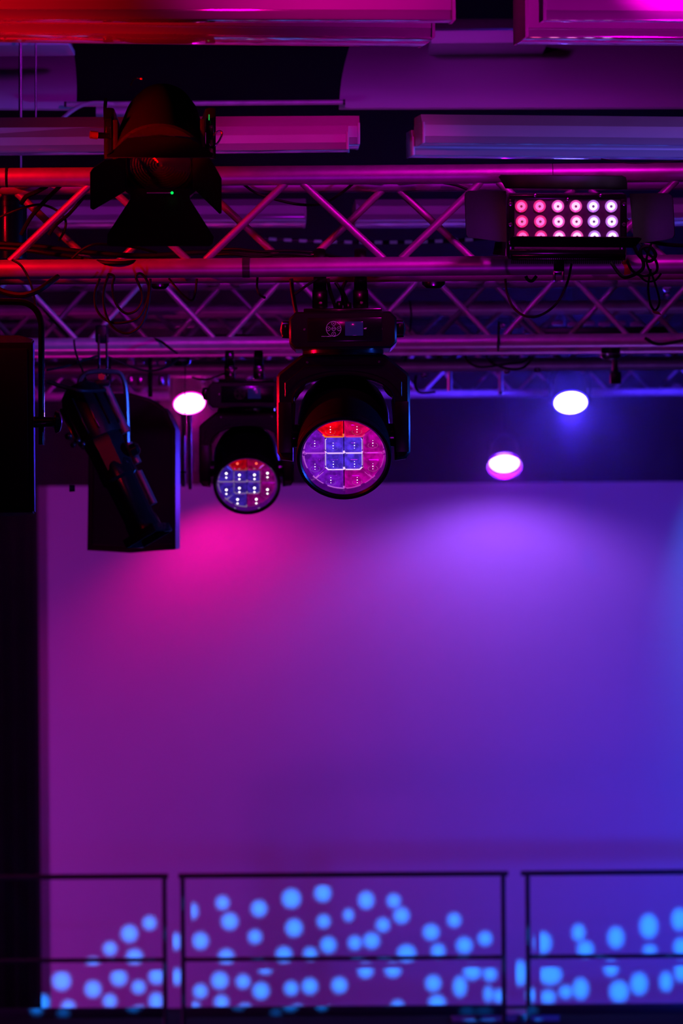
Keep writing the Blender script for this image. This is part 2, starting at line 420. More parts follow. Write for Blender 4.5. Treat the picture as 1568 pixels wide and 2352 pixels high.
box(bm, ((a.x + b.x) / 2, 13.3, (a.z + zl) / 2), (b.x - a.x, 0.5, a.z - zl), 0.004); mk('top_rib', bm, PANW, rp)
rq = reflector([(-120, 99), (166, 97), (-120, 248), (174, 250), 0, 5], 'curved white reflector panel at upper left, lit flat purple')
bm = B(); a = P(-120, 88, 12.6); b = P(155, 88, 12.6); zl = P(50, 100, 12.6).z
box(bm, ((a.x + b.x) / 2, 12.8, (a.z + zl) / 2), (b.x - a.x, 0.3, a.z - zl), 0.003); mk('top_rib', bm, PANW, rq)
bm = B(); a = P(1000, 40, 15.0); b = P(1230, 40, 15.0); zl = P(1100, 62, 15.0).z
box(bm, ((a.x + b.x) / 2, 15.2, (a.z + zl) / 2), (b.x - a.x, 0.3, a.z - zl), 0.003)
mk('air_duct', bm, mat('duct_dark', (0.10, 0.09, 0.10), 0.6, noise=0.1), label='dim dark duct in the gap between the two groups of near baffles', cat='duct')
# round duct stub beside the fresnel lantern
st = root('duct_stub', P(240, 262, 13.2), 'short round grey duct end beside the fresnel lantern', 'duct')
p = P(226, 262, 13.2); q = P(300, 262, 13.2)
mk('duct_tube', tube(B(), [p, q], 0.036, 24), ALU2, st)
mk('duct_collar', tube(B(), [p + Vector((-0.006, 0, 0)), p + Vector((0.012, 0, 0))], 0.041, 24), ALU2, st)
# threaded rods
for px, r, y1, lab, g in ((47, 0.006, 392, 'red-lit threaded rod hanging at the far left behind the baffles', 12.6), (82, 0.0035, 290, 'thin rod hanging beside the red-lit rod at upper left', 12.6)):
    mk('hanging_rod', tube(B(), [P(px, 40, g), P(px, y1, g)], r, 8), STEEL, label=lab, cat='rod')
cable([(136, 280, 12.9), (160, 258, 12.9), (190, 241, 12.9), (225, 236, 12.9), (262, 240, 12.9)], 0.007, 'grey conduit arching from the left baffle up to the duct end', 'conduit', ALU2, cat='conduit')

# ------------------------------------------------------------------ moving head wash lights
def emat(name, col, st, base=(0.02, 0.02, 0.03), rough=0.15):
    return mat(name, base, rough, 0, emit=col, est=st, coat=0.6)
def clamp(M, t, w=0.034):
    """hook clamp: block, jaw, bolt; local origin at its foot, 0.085 tall"""
    bm = B(); box(bm, (0, 0, 0.028), (w * 1.15, 0.05, 0.05), 0.004, M); c_ = mk('clamp_base', bm, BLKG, t)
    bm = B(); box(bm, (0, 0, 0.075), (w, 0.045, 0.05), 0.004, M); mk('clamp_jaw', bm, BLKG, t)
    bm = B(); lathe(bm, [(0, -0.004), (0.0055, -0.004), (0.0055, 0.0), (0.0035, 0.003), (0, 0.003)], 12, M @ T(0.002, -0.026, 0.018) @ R(90, 'X')); mk('clamp_bolt', bm, STEEL, t)
    bm = B(); tube(bm, [M @ Vector((0, -0.001 + 0.032 * math.cos(a_), 0.125 + 0.032 * math.sin(a_))) for a_ in [math.radians(x) for x in range(-75, 256, 22)]], 0.006, 8, flat=(0.015, 0.004)); mk('clamp_strap', bm, BLK, t)

def moving_head(pos, sc, yaw, tilt, label, style):
    M = Matrix.Translation(pos) @ R(yaw, 'Z') @ Matrix.Scale(sc, 4)
    t = root('moving_head_light', M @ Vector((0, 0, 0.312)), label, 'stage light')
    # base
    oct_ = [(-0.122, 0.219), (0.122, 0.219), (0.137, 0.234), (0.137, 0.296), (0.120, 0.313), (-0.120, 0.313), (-0.137, 0.296), (-0.137, 0.234)]
    bm = prism(B(), oct_, -0.135, 0.135, 0.005, M); base = mk('base_housing', bm, BLK, t)
    bm = B(); box(bm, (0.0, 0, 0.3175), (0.20, 0.20, 0.012), 0.003, M); mk('mounting_plate', bm, BLKG, t)
    bm = B(); box(bm, (0.005, -0.1365, 0.267), (0.19, 0.004, 0.060), 0.0015, M); pan = mk('control_panel', bm, BLKG, t)
    bm = B(); box(bm, (0.0285, -0.1395, 0.269), (0.046, 0.003, 0.036), 0.001, M)
    mk('display', bm, emat('dim_display', (0.03, 0.02, 0.30), 0.16), pan)
    PR = emat('panel_print', (0.55, 0.04, 0.55), 0.35) if style == 0 else emat('panel_print_dim', (0.5, 0.02, 0.3), 0.04)
    def ring(cx, cz, rr, wd=0.0006, nm='printed_ring'):
        bm = B(); tube(bm, [M @ Vector((cx + rr * math.cos(k * math.pi / 12), -0.1388, cz + rr * math.sin(k * math.pi / 12))) for k in range(24)], wd * sc, 5, closed=True); mk(nm, bm, PR, pan)
    ring(-0.0235, 0.269, 0.0190)
    for dx, dz in ((0, 0), (0.0135, 0), (-0.0135, 0), (0, 0.0135), (0, -0.0135)):
        ring(-0.0235 + dx, 0.269 + dz, 0.0050, 0.0005, 'button_ring')
        if dx or dz:
            s_ = 0.0019; a_ = math.atan2(dz, dx)
            bm = B(); pts = [M @ Vector((-0.0235 + dx + s_ * math.cos(a_ + k * 2.094), -0.1388, 0.269 + dz + s_ * math.sin(a_ + k * 2.094))) for k in range(3)]
            plate(bm, pts, 0.0006); mk('arrow_mark', bm, PR, pan)
    if style == 0:
        cu = bpy.data.curves.new('lettering', 'FONT'); cu.body = 'MENU'; cu.size = 0.0042; cu.align_x = 'CENTER'; cu.align_y = 'CENTER'; cu.extrude = 0.0002
        o = bpy.data.objects.new('tmp', cu); COL.objects.link(o); bpy.context.view_layer.update()
        me = bpy.data.meshes.new_from_object(o.evaluated_get(bpy.context.evaluated_depsgraph_get())); bpy.data.objects.remove(o)
        bm = B(); bm.from_mesh(me); bmesh.ops.transform(bm, matrix=M @ T(-0.0235, -0.1390, 0.269) @ R(90, 'X'), verts=bm.verts); mk('menu_lettering', bm, PR, pan, smooth=False)
        bm = B()     # the line of unreadably small print
        for k, wd in enumerate((0.0014, 0.0022, 0.0022, 0.0012, 0.0016, 0.0026, 0.0022, 0.0024, 0.0022)):
            box(bm, (-0.0535 + k * 0.0028, -0.1388, 0.2496 + 0.0003 * math.sin(k * 2.3)), (wd, 0.0006, 0.0012 if k % 3 else 0.0018), 0, M)
        mk('small_print', bm, PR, pan, smooth=False)
        bm = B(); box(bm, (0.0565, -0.1392, 0.269), (0.006, 0.001, 0.003), 0.0004, M); box(bm, (0.0590, -0.1392, 0.2708), (0.004, 0.001, 0.001), 0, M); mk('usb_mark', bm, PR, pan)
    for sx in (-1, 1):
        bm = B(); tube(bm, [M @ Vector(v) for v in ((sx * 0.136, -0.075, 0.288), (sx * 0.152, -0.075, 0.288), (sx * 0.156, -0.07, 0.27), (sx * 0.152, -0.075, 0.254), (sx * 0.136, -0.075, 0.254))], 0.006 * sc, 8); box(bm, (sx * 0.148, -0.03, 0.271), (0.018, 0.10, 0.036), 0.004, M); mk('carry_handle', bm, BLKG, t)
        bm = B(); lathe(bm, [(0, 0.002), (0.003, 0.002), (0.0034, 0), (0, 0)], 10, M @ T(sx * 0.098, -0.1352, 0.268) @ R(90, 'X')); mk('panel_screw', bm, STEEL, t)
        clamp(M @ T(sx * 0.0525 - 0.006, 0, 0.323), t)
    # slew ring
    bm = lathe(B(), [(0, 0.205), (0.10, 0.205), (0.105, 0.210), (0.105, 0.218), (0, 0.218)], 48, M); mk('pan_bearing', bm, BLKG, t)
    # yoke
    outer = [(-0.160, -0.062), (-0.171, -0.045), (-0.171, 0.150), (-0.166, 0.160), (-0.110, 0.204), (-0.100, 0.208), (0.100, 0.208), (0.110, 0.204), (0.166, 0.158), (0.171, 0.148), (0.171, -0.045), (0.160, -0.062), (0.131, -0.066), (0.131, 0.088)]
    arch = [(0.128 * math.cos(a_), 0.088 + 0.066 * math.sin(a_)) for a_ in [math.radians(x) for x in range(8, 180, 10)]]
    poly = outer + arch + [(-0.131, 0.088), (-0.131, -0.066)]
    bm = prism(B(), poly[::-1], -0.062, 0.062, 0.0065, M); yk = mk('yoke', bm, BLK, t)
    inner = [(-0.150, 0.135), (-0.098, 0.178), (0.098, 0.178), (0.150, 0.135), (0.150, 0.098)] + [(0.145 * math.cos(a_), 0.098 + 0.068 * math.sin(a_)) for a_ in [math.radians(x) for x in range(8, 175, 10)]] + [(-0.150, 0.098)]
    bm = prism(B(), inner[::-1], -0.0655, -0.060, 0.001, M); mk('yoke_cover', bm, BLK, yk)
    for sx in (-1, 1):
        bm = B(); box(bm, (sx * 0.150, -0.0625, 0.02), (0.034, 0.006, 0.13), 0.002, M); mk('yoke_cover', bm, BLK, yk)
        bm = B(); lathe(bm, [(0, 0.002), (0.003, 0.002), (0.0034, 0), (0, 0)], 10, M @ T(sx * 0.092, -0.0655, 0.187) @ R(90, 'X')); mk('yoke_screw', bm, STEEL, yk)
    bm = B()
    tube(bm, [M @ Vector((x, -0.0655, z)) for x, z in ([(-0.130, 0.080)] + [(0.130 * math.cos(a_), 0.090 + 0.066 * math.sin(a_)) for a_ in [math.radians(x) for x in range(172, 5, -8)]] + [(0.130, 0.080)])], 0.0016 * sc, 6)
    mk('arch_trim', bm, BLKG, yk)
    # head: lathe about the optical axis; local +Z = beam direction
    H = M @ R(90 + tilt, 'X')            # tilt below the horizontal, towards the camera
    prof = [(0, -0.142), (0.098, -0.142), (0.112, -0.130), (0.118, -0.100), (0.119, -0.060), (0.118, 0.0), (0.119, 0.040), (0.120, 0.075), (0.1215, 0.118), (0.1205, 0.123), (0.1125, 0.123), (0.1085, 0.118), (0.1075, 0.088), (0, 0.088)]
    hd = mk('head_shell', lathe(B(), prof, 72, H), BLK, t)
    mk('inner_collar', lathe(B(), [(0.1072, 0.090), (0.1080, 0.118), (0.1070, 0.118), (0.1030, 0.091), (0.1000, 0.0895)], 72, H), emat('collar_gloss', (0.20, 0.0, 0.50), 0.22, (0.05, 0.02, 0.08), 0.08), hd)  # light of the lens cells on the collar, painted as emission
    for k in range(22):                  # cooling louvres round the shell
        a_ = math.radians(20 + k * 6.6)
        Mk = H @ Matrix.Rotation(a_ + math.pi, 4, 'Z') @ T(0.1185, 0, 0.0)
        bm = B(); box(bm, (0, 0, 0), (0.005, 0.006, 0.03), 0.001, Mk); mk('louvre', bm, BLKG, hd)
    bm = B(); tube(bm, [H @ Vector((0.121 * math.cos(a_), 0.121 * math.sin(a_), 0.100)) for a_ in [k * math.pi / 36 for k in range(72)]], 0.0012 * sc, 6, closed=True); mk('seam_ring', bm, BLKG, hd)
    for sx in (-1, 1):
        bm = lathe(B(), [(0, 0), (0.03, 0), (0.03, 0.02), (0, 0.02)], 24, M @ T(sx * 0.111, 0, 0) @ R(sx * 90, 'Y')); mk('tilt_hub', bm, BLKG, hd)
    # lens cells: 4 x 4 grid less its corners
    g = 0.0475; zc = 0.0895
    cols = {0: (0.11, 0.035, 0.95), 1: (0.30, 0.01, 0.90), 2: (0.88, 0.0, 0.60), 3: (1.0, 0.0, 0.005), 4: (0.95, 0.0, 0.14)}
    for i in range(4):
        for j in range(4):
            if i in (0, 3) and j in (0, 3): continue
            Rm = 0.1035
            if i in (1, 2) and j in (1, 2):
                base_ = [(0, 0), (1, 0), (1, 0.86), (0.86, 1), (0, 1)]
            elif i in (0, 3): base_ = [(1, 0), (2.4, 0), (2.3, 1.2), (1.55, 1.55), (1, 1)]
            else: base_ = [(0, 1), (1, 1), (1.55, 1.55), (1.2, 2.3), (0, 2.4)]
            sx, sy = (1 if i > 1 else -1), (1 if j > 1 else -1)
            pts = []
            for k in range(len(base_)):
                (ax_, ay_), (bx_, by_) = base_[k], base_[(k + 1) % len(base_)]
                for q_ in range(8):
                    x, y = (ax_ + (bx_ - ax_) * q_ / 8) * g * sx, (ay_ + (by_ - ay_) * q_ / 8) * g * sy
                    rr = math.hypot(x, y)
                    if rr > Rm: x, y = x * Rm / rr, y * Rm / rr
                    pts.append((x, y))
            cx, cy = sum(p_[0] for p_ in pts) / len(pts), sum(p_[1] for p_ in pts) / len(pts)
            poly = [(cx + (x - cx) * 0.962, cy + (y - cy) * 0.962) for x, y in pts]
            mx, my = sum(p_[0] for p_ in poly) / len(poly), sum(p_[1] for p_ in poly) / len(poly)
            bm = B(); rings = []
            for f_, h_ in ((1.0, 0.0), (1.0, 0.004), (0.96, 0.0065), (0.8, 0.0095), (0.55, 0.0125), (0.28, 0.0142)):
                rings.append([bm.verts.new((mx + (x - mx) * f_, my + (y - my) * f_, zc + h_)) for x, y in poly])
            for a_, b_ in zip(rings, rings[1:]):
                for k in range(len(poly)): kk = (k + 1) % len(poly); bm.faces.new((a_[k], a_[kk], b_[kk], b_[k]))
            bm.faces.new(rings[-1])
            bmesh.ops.transform(bm, matrix=H, verts=bm.verts)
            # local +y of the head points down the picture after the tilt
            up = 3 - j
            if i in (1, 2) and j in (1, 2): key = 0
            elif up == 3 or up == 0: key = None
            else: key = 1 if i == 0 else 2
            top_row = (H @ Vector((0, (j - 1.5) * g, zc))).z > (H @ Vector((0, 0, zc))).z + g * sc * 1.1
            if key is None: key = (3 if (i == 1) else 4) if top_row else (1 if i == 1 else 2)
            if style == 1 and key == 1: key = 0
            st_ = {0: 0.66, 1: 0.46, 2: 0.40, 3: 0.75, 4: 0.60}[key] * (1.0 if style == 0 else 0.42)
            ml = 'lens_cell_%d_%d' % (key, style)
            if ml not in MATS:
                m_ = emat(ml, cols[key], st_, (0.02, 0.01, 0.04), 0.10); nt = m_.node_tree; bs = nt.nodes['Principled BSDF']
                tc = nt.nodes.new('ShaderNodeTexCoord'); vo = nt.nodes.new('ShaderNodeTexNoise'); vo.inputs['Scale'].default_value = 55; vo.inputs['Detail'].default_value = 2
                mr = nt.nodes.new('ShaderNodeMapRange'); mr.inputs['From Min'].default_value = 0.35; mr.inputs['From Max'].default_value = 0.68
                mr.inputs['To Min'].default_value = st_ * 0.6; mr.inputs['To Max'].default_value = st_ * 1.5
                nt.links.new(tc.outputs['Object'], vo.inputs['Vector']); nt.links.new(vo.outputs['Fac'], mr.inputs['Value']); nt.links.new(mr.outputs[0], bs.inputs['Emission Strength'])
            cell = mk('lens_cell', bm, MATS[ml], hd)
            # painted highlight: glowing strips along the cell's lower side and flank
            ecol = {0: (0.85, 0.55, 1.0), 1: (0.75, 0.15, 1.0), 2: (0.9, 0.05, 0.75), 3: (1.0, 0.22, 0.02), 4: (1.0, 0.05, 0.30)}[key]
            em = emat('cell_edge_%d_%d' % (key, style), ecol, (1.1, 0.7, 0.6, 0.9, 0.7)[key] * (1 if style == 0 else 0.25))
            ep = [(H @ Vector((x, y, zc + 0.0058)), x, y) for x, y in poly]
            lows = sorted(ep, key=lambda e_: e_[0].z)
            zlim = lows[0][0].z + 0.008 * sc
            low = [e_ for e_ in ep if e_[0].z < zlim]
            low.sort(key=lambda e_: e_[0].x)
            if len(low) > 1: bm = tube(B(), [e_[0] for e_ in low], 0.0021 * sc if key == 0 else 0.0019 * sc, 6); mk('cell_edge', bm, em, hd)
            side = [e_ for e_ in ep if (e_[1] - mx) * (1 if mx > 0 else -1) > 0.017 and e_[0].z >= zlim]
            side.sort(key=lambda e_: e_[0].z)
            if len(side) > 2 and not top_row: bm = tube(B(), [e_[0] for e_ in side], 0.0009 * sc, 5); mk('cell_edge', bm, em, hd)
            # the collimator ring showing through the cell
            rc = [H @ Vector((mx + 0.0125 * math.cos(k * math.pi / 10), my - 0.007 + 0.008 * math.sin(k * math.pi / 10), zc + 0.0142 - 0.0006)) for k in range(20)]
            mk('collimator_ring', tube(B(), rc, 0.0004 * sc, 4, closed=True), emat('ring_%d_%d' % (key, style), tuple(min(1, 0.15 + v) for v in cols[key]), 0.45 if style == 0 else 0.2), hd)
            # painted glints of the LED chips: tiny glowing spheres in the cell
            hw = H @ Vector((mx, my, zc + 0.0146)); upv = Vector((0, 0, 1))
            dots = ((0.0076, 0.0009), (0.0, 0.0015), (-0.0076, 0.0010)) if style == 0 else ((0.006, 0.0042), (-0.011, 0.0030))
            dm = emat('diode_%d' % style, (1.0, 0.85, 1.0), 3.0)
            if style == 1 and top_row: dots = dots[:1]; dm = emat('diode_red', (1.0, 0.1, 0.05), 2.0)
            for dz, dr in dots:
                c_ = H @ Vector((mx, my + (-dz if (H @ Vector((0, 1, 0)) - H @ Vector((0, 0, 0))).z < 0 else dz), zc + 0.0138))
                bm = B(); bmesh.ops.create_icosphere(bm, subdivisions=2, radius=dr * sc); bmesh.ops.translate(bm, vec=c_, verts=bm.verts); mk('diode', bm, dm, hd)
    return t, M
mh1, M1 = moving_head(P(789, 1000, 9.92), 1.0, 0, 30, 'large moving head wash light in sharp focus with a glowing cluster of lens cells', 0)
mh2, M2 = moving_head(P(566, 1077, 13.95), 1.0, 2, 30, 'moving head wash light further back, left of the large sharp one', 1)

# loom of cables behind the large moving head's base
for pts, r, lab in (
    ([(668, 640, 9.9), (671, 670, 9.9), (676, 700, 9.9), (682, 730, 9.9)], 0.0055, 'black power cable dropping to the left corner of the large moving head base'),
    ([(728, 640, 9.8), (705, 655, 9.8), (676, 676, 9.8)], 0.0035, 'thin black tail running from the left clamp to the power cable'),
    ([(752, 640, 9.9), (757, 668, 9.9), (768, 700, 9.9), (772, 722, 9.92)], 0.005, 'black signal cable just right of the left clamp on the large moving head'),
    ([(770, 648, 9.92), (784, 672, 9.92), (792, 700, 9.92), (790, 722, 9.92)], 0.0045, 'black signal cable midway between the two clamps of the large moving head'),
    ([(795, 644, 9.93), (786, 665, 9.93), (796, 690, 9.93), (804, 722, 9.93)], 0.0045, 'black safety cable crossing left of the right clamp on the large moving head'),
): cable(pts, r, lab)
for px, py, lab in ((779, 703, 'left one'), (790, 690, 'upper middle one'), (800, 706, 'right one')):
    bm = B(); box(bm, P(px, py, 9.93), (0.016, 0.02, 0.026), 0.004)
    mk('cable_plug', bm, BLKG, label='small black plug on top of the large moving head, %s of three' % lab, cat='plug', group='plugs on top of the large moving head')

# ------------------------------------------------------------------ fresnel lantern with barn doors
def fresnel():
    Yf = 9.3
    c = P(367, 372, Yf)
    t = root('fresnel_lantern', c, 'big black fresnel lantern with four open barn doors, at upper left', 'stage light')
    M = Matrix.Translation(c); H = M @ R(90 + 38, 'X'); s = Yf / F
    prof = [(0, -0.262), (0.048, -0.258), (0.074, -0.24), (0.092, -0.19), (0.105, -0.11), (0.114, -0.03), (0.116, 0.01), (0.112, 0.016), (0.085, 0.016), (0.083, 0.0), (0, 0.0)]
    sh = mk('body_shell', lathe(B(), prof, 64, H), BLKM, t)
    mk('lens_ring', lathe(B(), [(0.080, 0.002), (0.088, 0.010), (0.088, 0.022), (0.083, 0.024), (0.079, 0.016)], 64, H), BLKG, t)
    fl = [(0.0, 0.010)]
    for k in range(1, 12): rr = k * 0.0069; fl += [(rr, 0.008), (rr + 0.0006, 0.0125)]
    fl += [(0.0795, 0.009), (0.0795, 0.002), (0, 0.002)]
    mk('fresnel_lens', lathe(B(), fl, 64, H), mat('fresnel_glass', (0.05, 0.05, 0.06), 0.16, 0.3, coat=0.6, noise=0.1), t)
    # ring frame corner lugs
    for sx in (-1, 1):
        bm = B(); box(bm, (sx * 0.105, -0.02, 0.02), (0.012, 0.03, 0.16), 0.002, M); mk('door_frame', bm, BLKM, t)
    def q(px, py, dy=0.0): return P(px, py, Yf + dy)
    bm = plate(B(), [q(246, 362, -0.20), (q(244, 356, -0.20)), q(262, 344, -0.16), q(292, 318, -0.08), q(330, 315, -0.075), q(400, 315, -0.075), q(438, 320, -0.08), q(470, 340, -0.14), q(490, 354, -0.19), q(488, 362, -0.20)], 0.002)
    d1 = mk('barn_door', bm, BLKM, t)
    bm = plate(B(), [q(290, 362, -0.05), q(292, 436, -0.05), q(276, 446, -0.07), q(214, 482, -0.15), q(208, 478, -0.16), q(207, 396, -0.16), q(214, 386, -0.15), q(240, 368, -0.11)], 0.002)
    mk('barn_door', bm, BLKM, t)
    bm = plate(B(), [q(444, 362, -0.05), q(480, 362, -0.10), q(494, 384, -0.13), q(508, 410, -0.16), q(508, 490, -0.17), q(504, 491, -0.17), q(452, 440, -0.07), q(444, 436, -0.05)], 0.002)
    mk('barn_door', bm, BLKM, t)
    bm = plate(B(), [q(300, 434, -0.04), q(435, 434, -0.04), q(436, 458, -0.05), q(470, 512, -0.10), q(491, 545, -0.13), q(488, 560, -0.14), q(482, 565, -0.145), q(252, 565, -0.145), q(246, 560, -0.14), q(247, 538, -0.13), q(264, 512, -0.10), q(299, 458, -0.05)], 0.002)
    mk('barn_door', bm, BLKM, t)
    mk('door_hinge', tube(B(), [q(337, 443, -0.06), q(392, 443, -0.06)], 0.0022, 10), mat('hinge_steel', (0.45, 0.4, 0.5), 0.3, 0.8, noise=0.1), t)
    bm = B(); bmesh.ops.create_icosphere(bm, subdivisions=2, radius=0.0038); bmesh.ops.translate(bm, vec=q(395, 443, -0.063), verts=bm.verts)
    mk('indicator', bm, emat('green_glow', (0.0, 0.8, 0.10), 1.2), t, label='tiny glowing green indicator')
    for px in (288, 448): mk('door_hinge', tube(B(), [q(px, 366, -0.055), q(px, 432, -0.055)], 0.002, 8), BLKG, t)
    bm = B(); box(bm, q(367, 297, -0.04), (0.028, 0.03, 0.02), 0.005); mk('door_latch', bm, BLKG, t)
    # side arms of the yoke, its pivots
    for px, sx in ((250, -1), (484, 1)):
        a_ = q(px, 365, 0.0); b_ = q(px, 250, 0.02); 
        bm = tube(B(), [a_, q(px, 300, 0.0), b_, q(px - sx * 2, 252, 0.20), q(px - sx * 20, 300, 0.42), q(px - sx * 70, 372, 0.47), q(367, 376, 0.47)], 0.01, 8, flat=(0.012, 0.003)); mk('yoke_arm', bm, BLK, t)
        bm = B(); box(bm, q(px, 296, 0.0), (0.016, 0.03, 0.05), 0.003); mk('pivot_block', bm, BLKG, t)
    mk('tilt_lever', tube(B(), [q(250, 312, -0.01), q(222, 311, -0.02)], 0.0075, 12), BLKG, t)
    mk('lever_tip', tube(B(), [q(224, 311, -0.02), q(207, 309, -0.025)], 0.0095, 12), mat('lever_red', (0.35, 0.03, 0.02), 0.4, noise=0.1), t)
    mk('safety_clip', tube(B(), smooth_path([q(486, 318, -0.01), q(495, 306, -0.02), q(503, 301, -0.02), q(510, 306, -0.02), q(504, 322, -0.02), q(494, 334, -0.02), q(486, 337, -0.01), q(480, 330, -0.01)], 5), 0.0024, 8), STEEL, t)
    mk('green_strip', tube(B(), [q(480, 263, -0.04), q(480, 276, -0.04)], 0.0012, 6), emat('green_glow2', (0.0, 0.6, 0.10), 0.7), t)
    mk('body_wire', tube(B(), smooth_path([q(300, 196, 0.08), q(306, 184, 0.06), q(314, 179, 0.05), q(322, 181, 0.04)], 5), 0.0012, 6), STEEL, t)
    bm = B(); box(bm, q(324, 181, 0.04), (0.006, 0.006, 0.005), 0.001); mk('wire_clip', bm, mat('lever_red2', (0.6, 0.05, 0.03), 0.4, noise=0.1), t)
    for k in range(7):                      # vents on the back of the shell
        a_ = math.radians(-60 + 20 * k) - math.pi / 2
        Mk = H @ Matrix.Rotation(a_, 4, 'Z') @ T(0.095, 0, -0.15) @ R(-17, 'Y')
        bm = B(); box(bm, (0, 0, 0), (0.004, 0.018, 0.04), 0.001, Mk); mk('vent_louvre', bm, BLKM, sh)
fresnel()
cable([(243, 228, 9.35), (241, 250, 9.33), (243, 280, 9.32), (252, 300, 9.3)], 0.0045, 'black cable looping down the left side of the fresnel lantern')

# ------------------------------------------------------------------ LED panel with barn doors
def led_panel():
    Yp = 9.62; c = P(1302, 515, Yp); s = Yp / F
    t = root('led_panel_light', c, 'flat LED panel light with three rows of glowing pink and white diodes', 'stage light')
    M = Matrix.Translation(c) @ R(-0.5, 'Y') @ R(12, 'X')    # face turned slightly downward
    M = Matrix.Translation(c) @ R(0.45, 'Y') @ R(10, 'X')
    W, Hh = 0.300, 0.150
    bm = B(); box(bm, (0, 0.035, -0.008), (W, 0.07, Hh + 0.012), 0.008, M); mk('housing', bm, BLK, t)
    bm = B()
    box(bm, (0, -0.002, Hh / 2 - 0.006), (W - 0.006, 0.012, 0.014), 0.003, M); box(bm, (0, -0.002, -Hh / 2 + 0.006), (W - 0.006, 0.012, 0.014), 0.003, M)
    box(bm, (-W / 2 + 0.010, -0.002, 0), (0.016, 0.012, Hh - 0.02), 0.003, M); box(bm, (W / 2 - 0.010, -0.002, 0), (0.016, 0.012, Hh - 0.02), 0.003, M)
    mk('front_frame', bm, BLKG, t)
    bm = B(); box(bm, (0, 0.0, 0), (W - 0.03, 0.004, Hh - 0.02), 0, M); mk('diode_plate', bm, mat('diode_plate', (0.10, 0.03, 0.10), 0.35, noise=0.2, nscale=60), t)
    xs = (1198, 1240, 1282, 1323, 1363, 1404); ys = (475, 510, 545)
    cc = [(1, 0.02, 0.22), (1, 0.03, 0.28), (1, 0.10, 0.62), (1, 0.10, 0.55), (0.60, 0.22, 1.0), (0.68, 0.22, 1.0)]
    for j, py in enumerate(ys):
        for i, px in enumerate(xs):
            lx = (px - 1302) * s + (j - 1) * 0.002; lz = (515 - py) * s + 0.002
            Mk = M @ T(lx, -0.003, lz) @ R(90, 'X')
            lens = mk('diode_lens', lathe(B(), [(0.0148, 0), (0.0158, 0.002), (0.0150, 0.0055), (0.0120, 0.0045), (0.0105, 0.003), (0, 0.003)], 24, Mk), emat('diode_rim_%d' % i, cc[i], 0.75, (0.1, 0.02, 0.1)), t)
            mk('diode_glow', lathe(B(), [(0.0105, 0.0032), (0.0100, 0.0062), (0.0060, 0.0085), (0.0040, 0.0080), (0.0034, 0.0072)], 24, Mk), emat('diode_glow_%d' % i, tuple((0.04 if i < 2 else 0.16) + 0.84 * v for v in cc[i]), 3.0), lens)
            mk('diode_core', lathe(B(), [(0.0036, 0.0070), (0.0030, 0.0082), (0, 0.0086)], 14, Mk), emat('diode_core_%d' % i, tuple(0.5 * v + 0.05 for v in cc[i]), 0.5), lens)
    for sx, zz in ((-1, 0.052), (-1, 0.0), (-1, -0.045), (1, 0.052), (1, 0.0), (1, -0.045)):
        mk('frame_screw', lathe(B(), [(0, 0.004), (0.0045, 0.003), (0.0055, 0), (0, 0)], 12, M @ T(sx * (W / 2 - 0.008), -0.009, zz) @ R(90, 'X')), STEEL, t)
    for lx in (-0.082, 0.0, 0.082): mk('hinge_screw', lathe(B(), [(0, 0.006), (0.004, 0.004), (0.005, 0), (0, 0)], 12, M @ T(lx, -0.010, Hh / 2 - (0.002 if lx else 0.012)) @ R(90, 'X')), STEEL, t)
    def q(px, py, dy=0.0): return P(px, py, Yp + dy)
    DOOR = BLKM
    bm = plate(B(), [q(1160, 432, -0.02), q(1150, 414, -0.06), q(1145, 406, -0.08), q(1150, 402, -0.085), q(1428, 404, -0.085), q(1437, 408, -0.08), q(1440, 420, -0.05), q(1440, 434, -0.02)], 0.002); mk('barn_door', bm, DOOR, t)
    bm = plate(B(), [q(1161, 439, -0.02), q(1162, 556, -0.02), q(1150, 555, -0.035), q(1074, 545, -0.13), q(1070, 538, -0.135), q(1067, 448, -0.14), q(1070, 441, -0.135), q(1076, 438, -0.13)], 0.002); mk('barn_door', bm, DOOR, t)
    bm = plate(B(), [q(1446, 445, -0.02), q(1530, 443, -0.12), q(1542, 449, -0.135), q(1545, 460, -0.14), q(1549, 538, -0.14), q(1545, 546, -0.135), q(1530, 551, -0.12), q(1456, 560, -0.02)], 0.002); mk('barn_door', bm, DOOR, t)
    bm = plate(B(), [q(1170, 566, -0.02), q(1171, 548, -0.09), q(1178, 543, -0.105), q(1465, 545, -0.105), q(1473, 548, -0.10), q(1462, 563, -0.03), q(1457, 568, -0.02)], 0.002); mk('barn_door', bm, DOOR, t)
    bm = B(); box(bm, (0.004, 0.02, -Hh / 2 - 0.008), (W - 0.012, 0.05, 0.016), 0.004, M); mk('lower_rail', bm, BLKG, t)
    for k in range(58):
        bm = B(); box(bm, (-W / 2 + 0.012 + k * (W - 0.024) / 57, -0.002, -Hh / 2 - 0.018), (0.0022, 0.03, 0.010), 0, M); mk('cooling_fin', bm, BLKG, t, smooth=False)
    spot('led_panel_glow', q(1322, 528, -0.03), q(1310, 560, -1.0), (0.42, 0.0, 1.0), 0.7, 175, 0.3, 0.0015)
    # bracket and clamp
    bm = B(); box(bm, q(1283, 612, 0.06), (0.026, 0.02, 0.045), 0.003); mk('bracket', bm, BLK, t)
    bm = B()
    for px in (1272, 1292): box(bm, q(px, 634, 0.05), (0.007, 0.02, 0.026), 0.002)
    box(bm, q(1282, 624, 0.05), (0.028, 0.02, 0.005), 0.002); mk('bracket_clip', bm, STEEL, t, label='bright steel clip')
    bm = plate(B(), [q(1131, 585, 0.02), q(1137, 556, 0.02), q(1160, 556, 0.02), q(1160, 588, 0.02)], 0.012); mk('end_bracket', bm, BLKG, t)
led_panel()
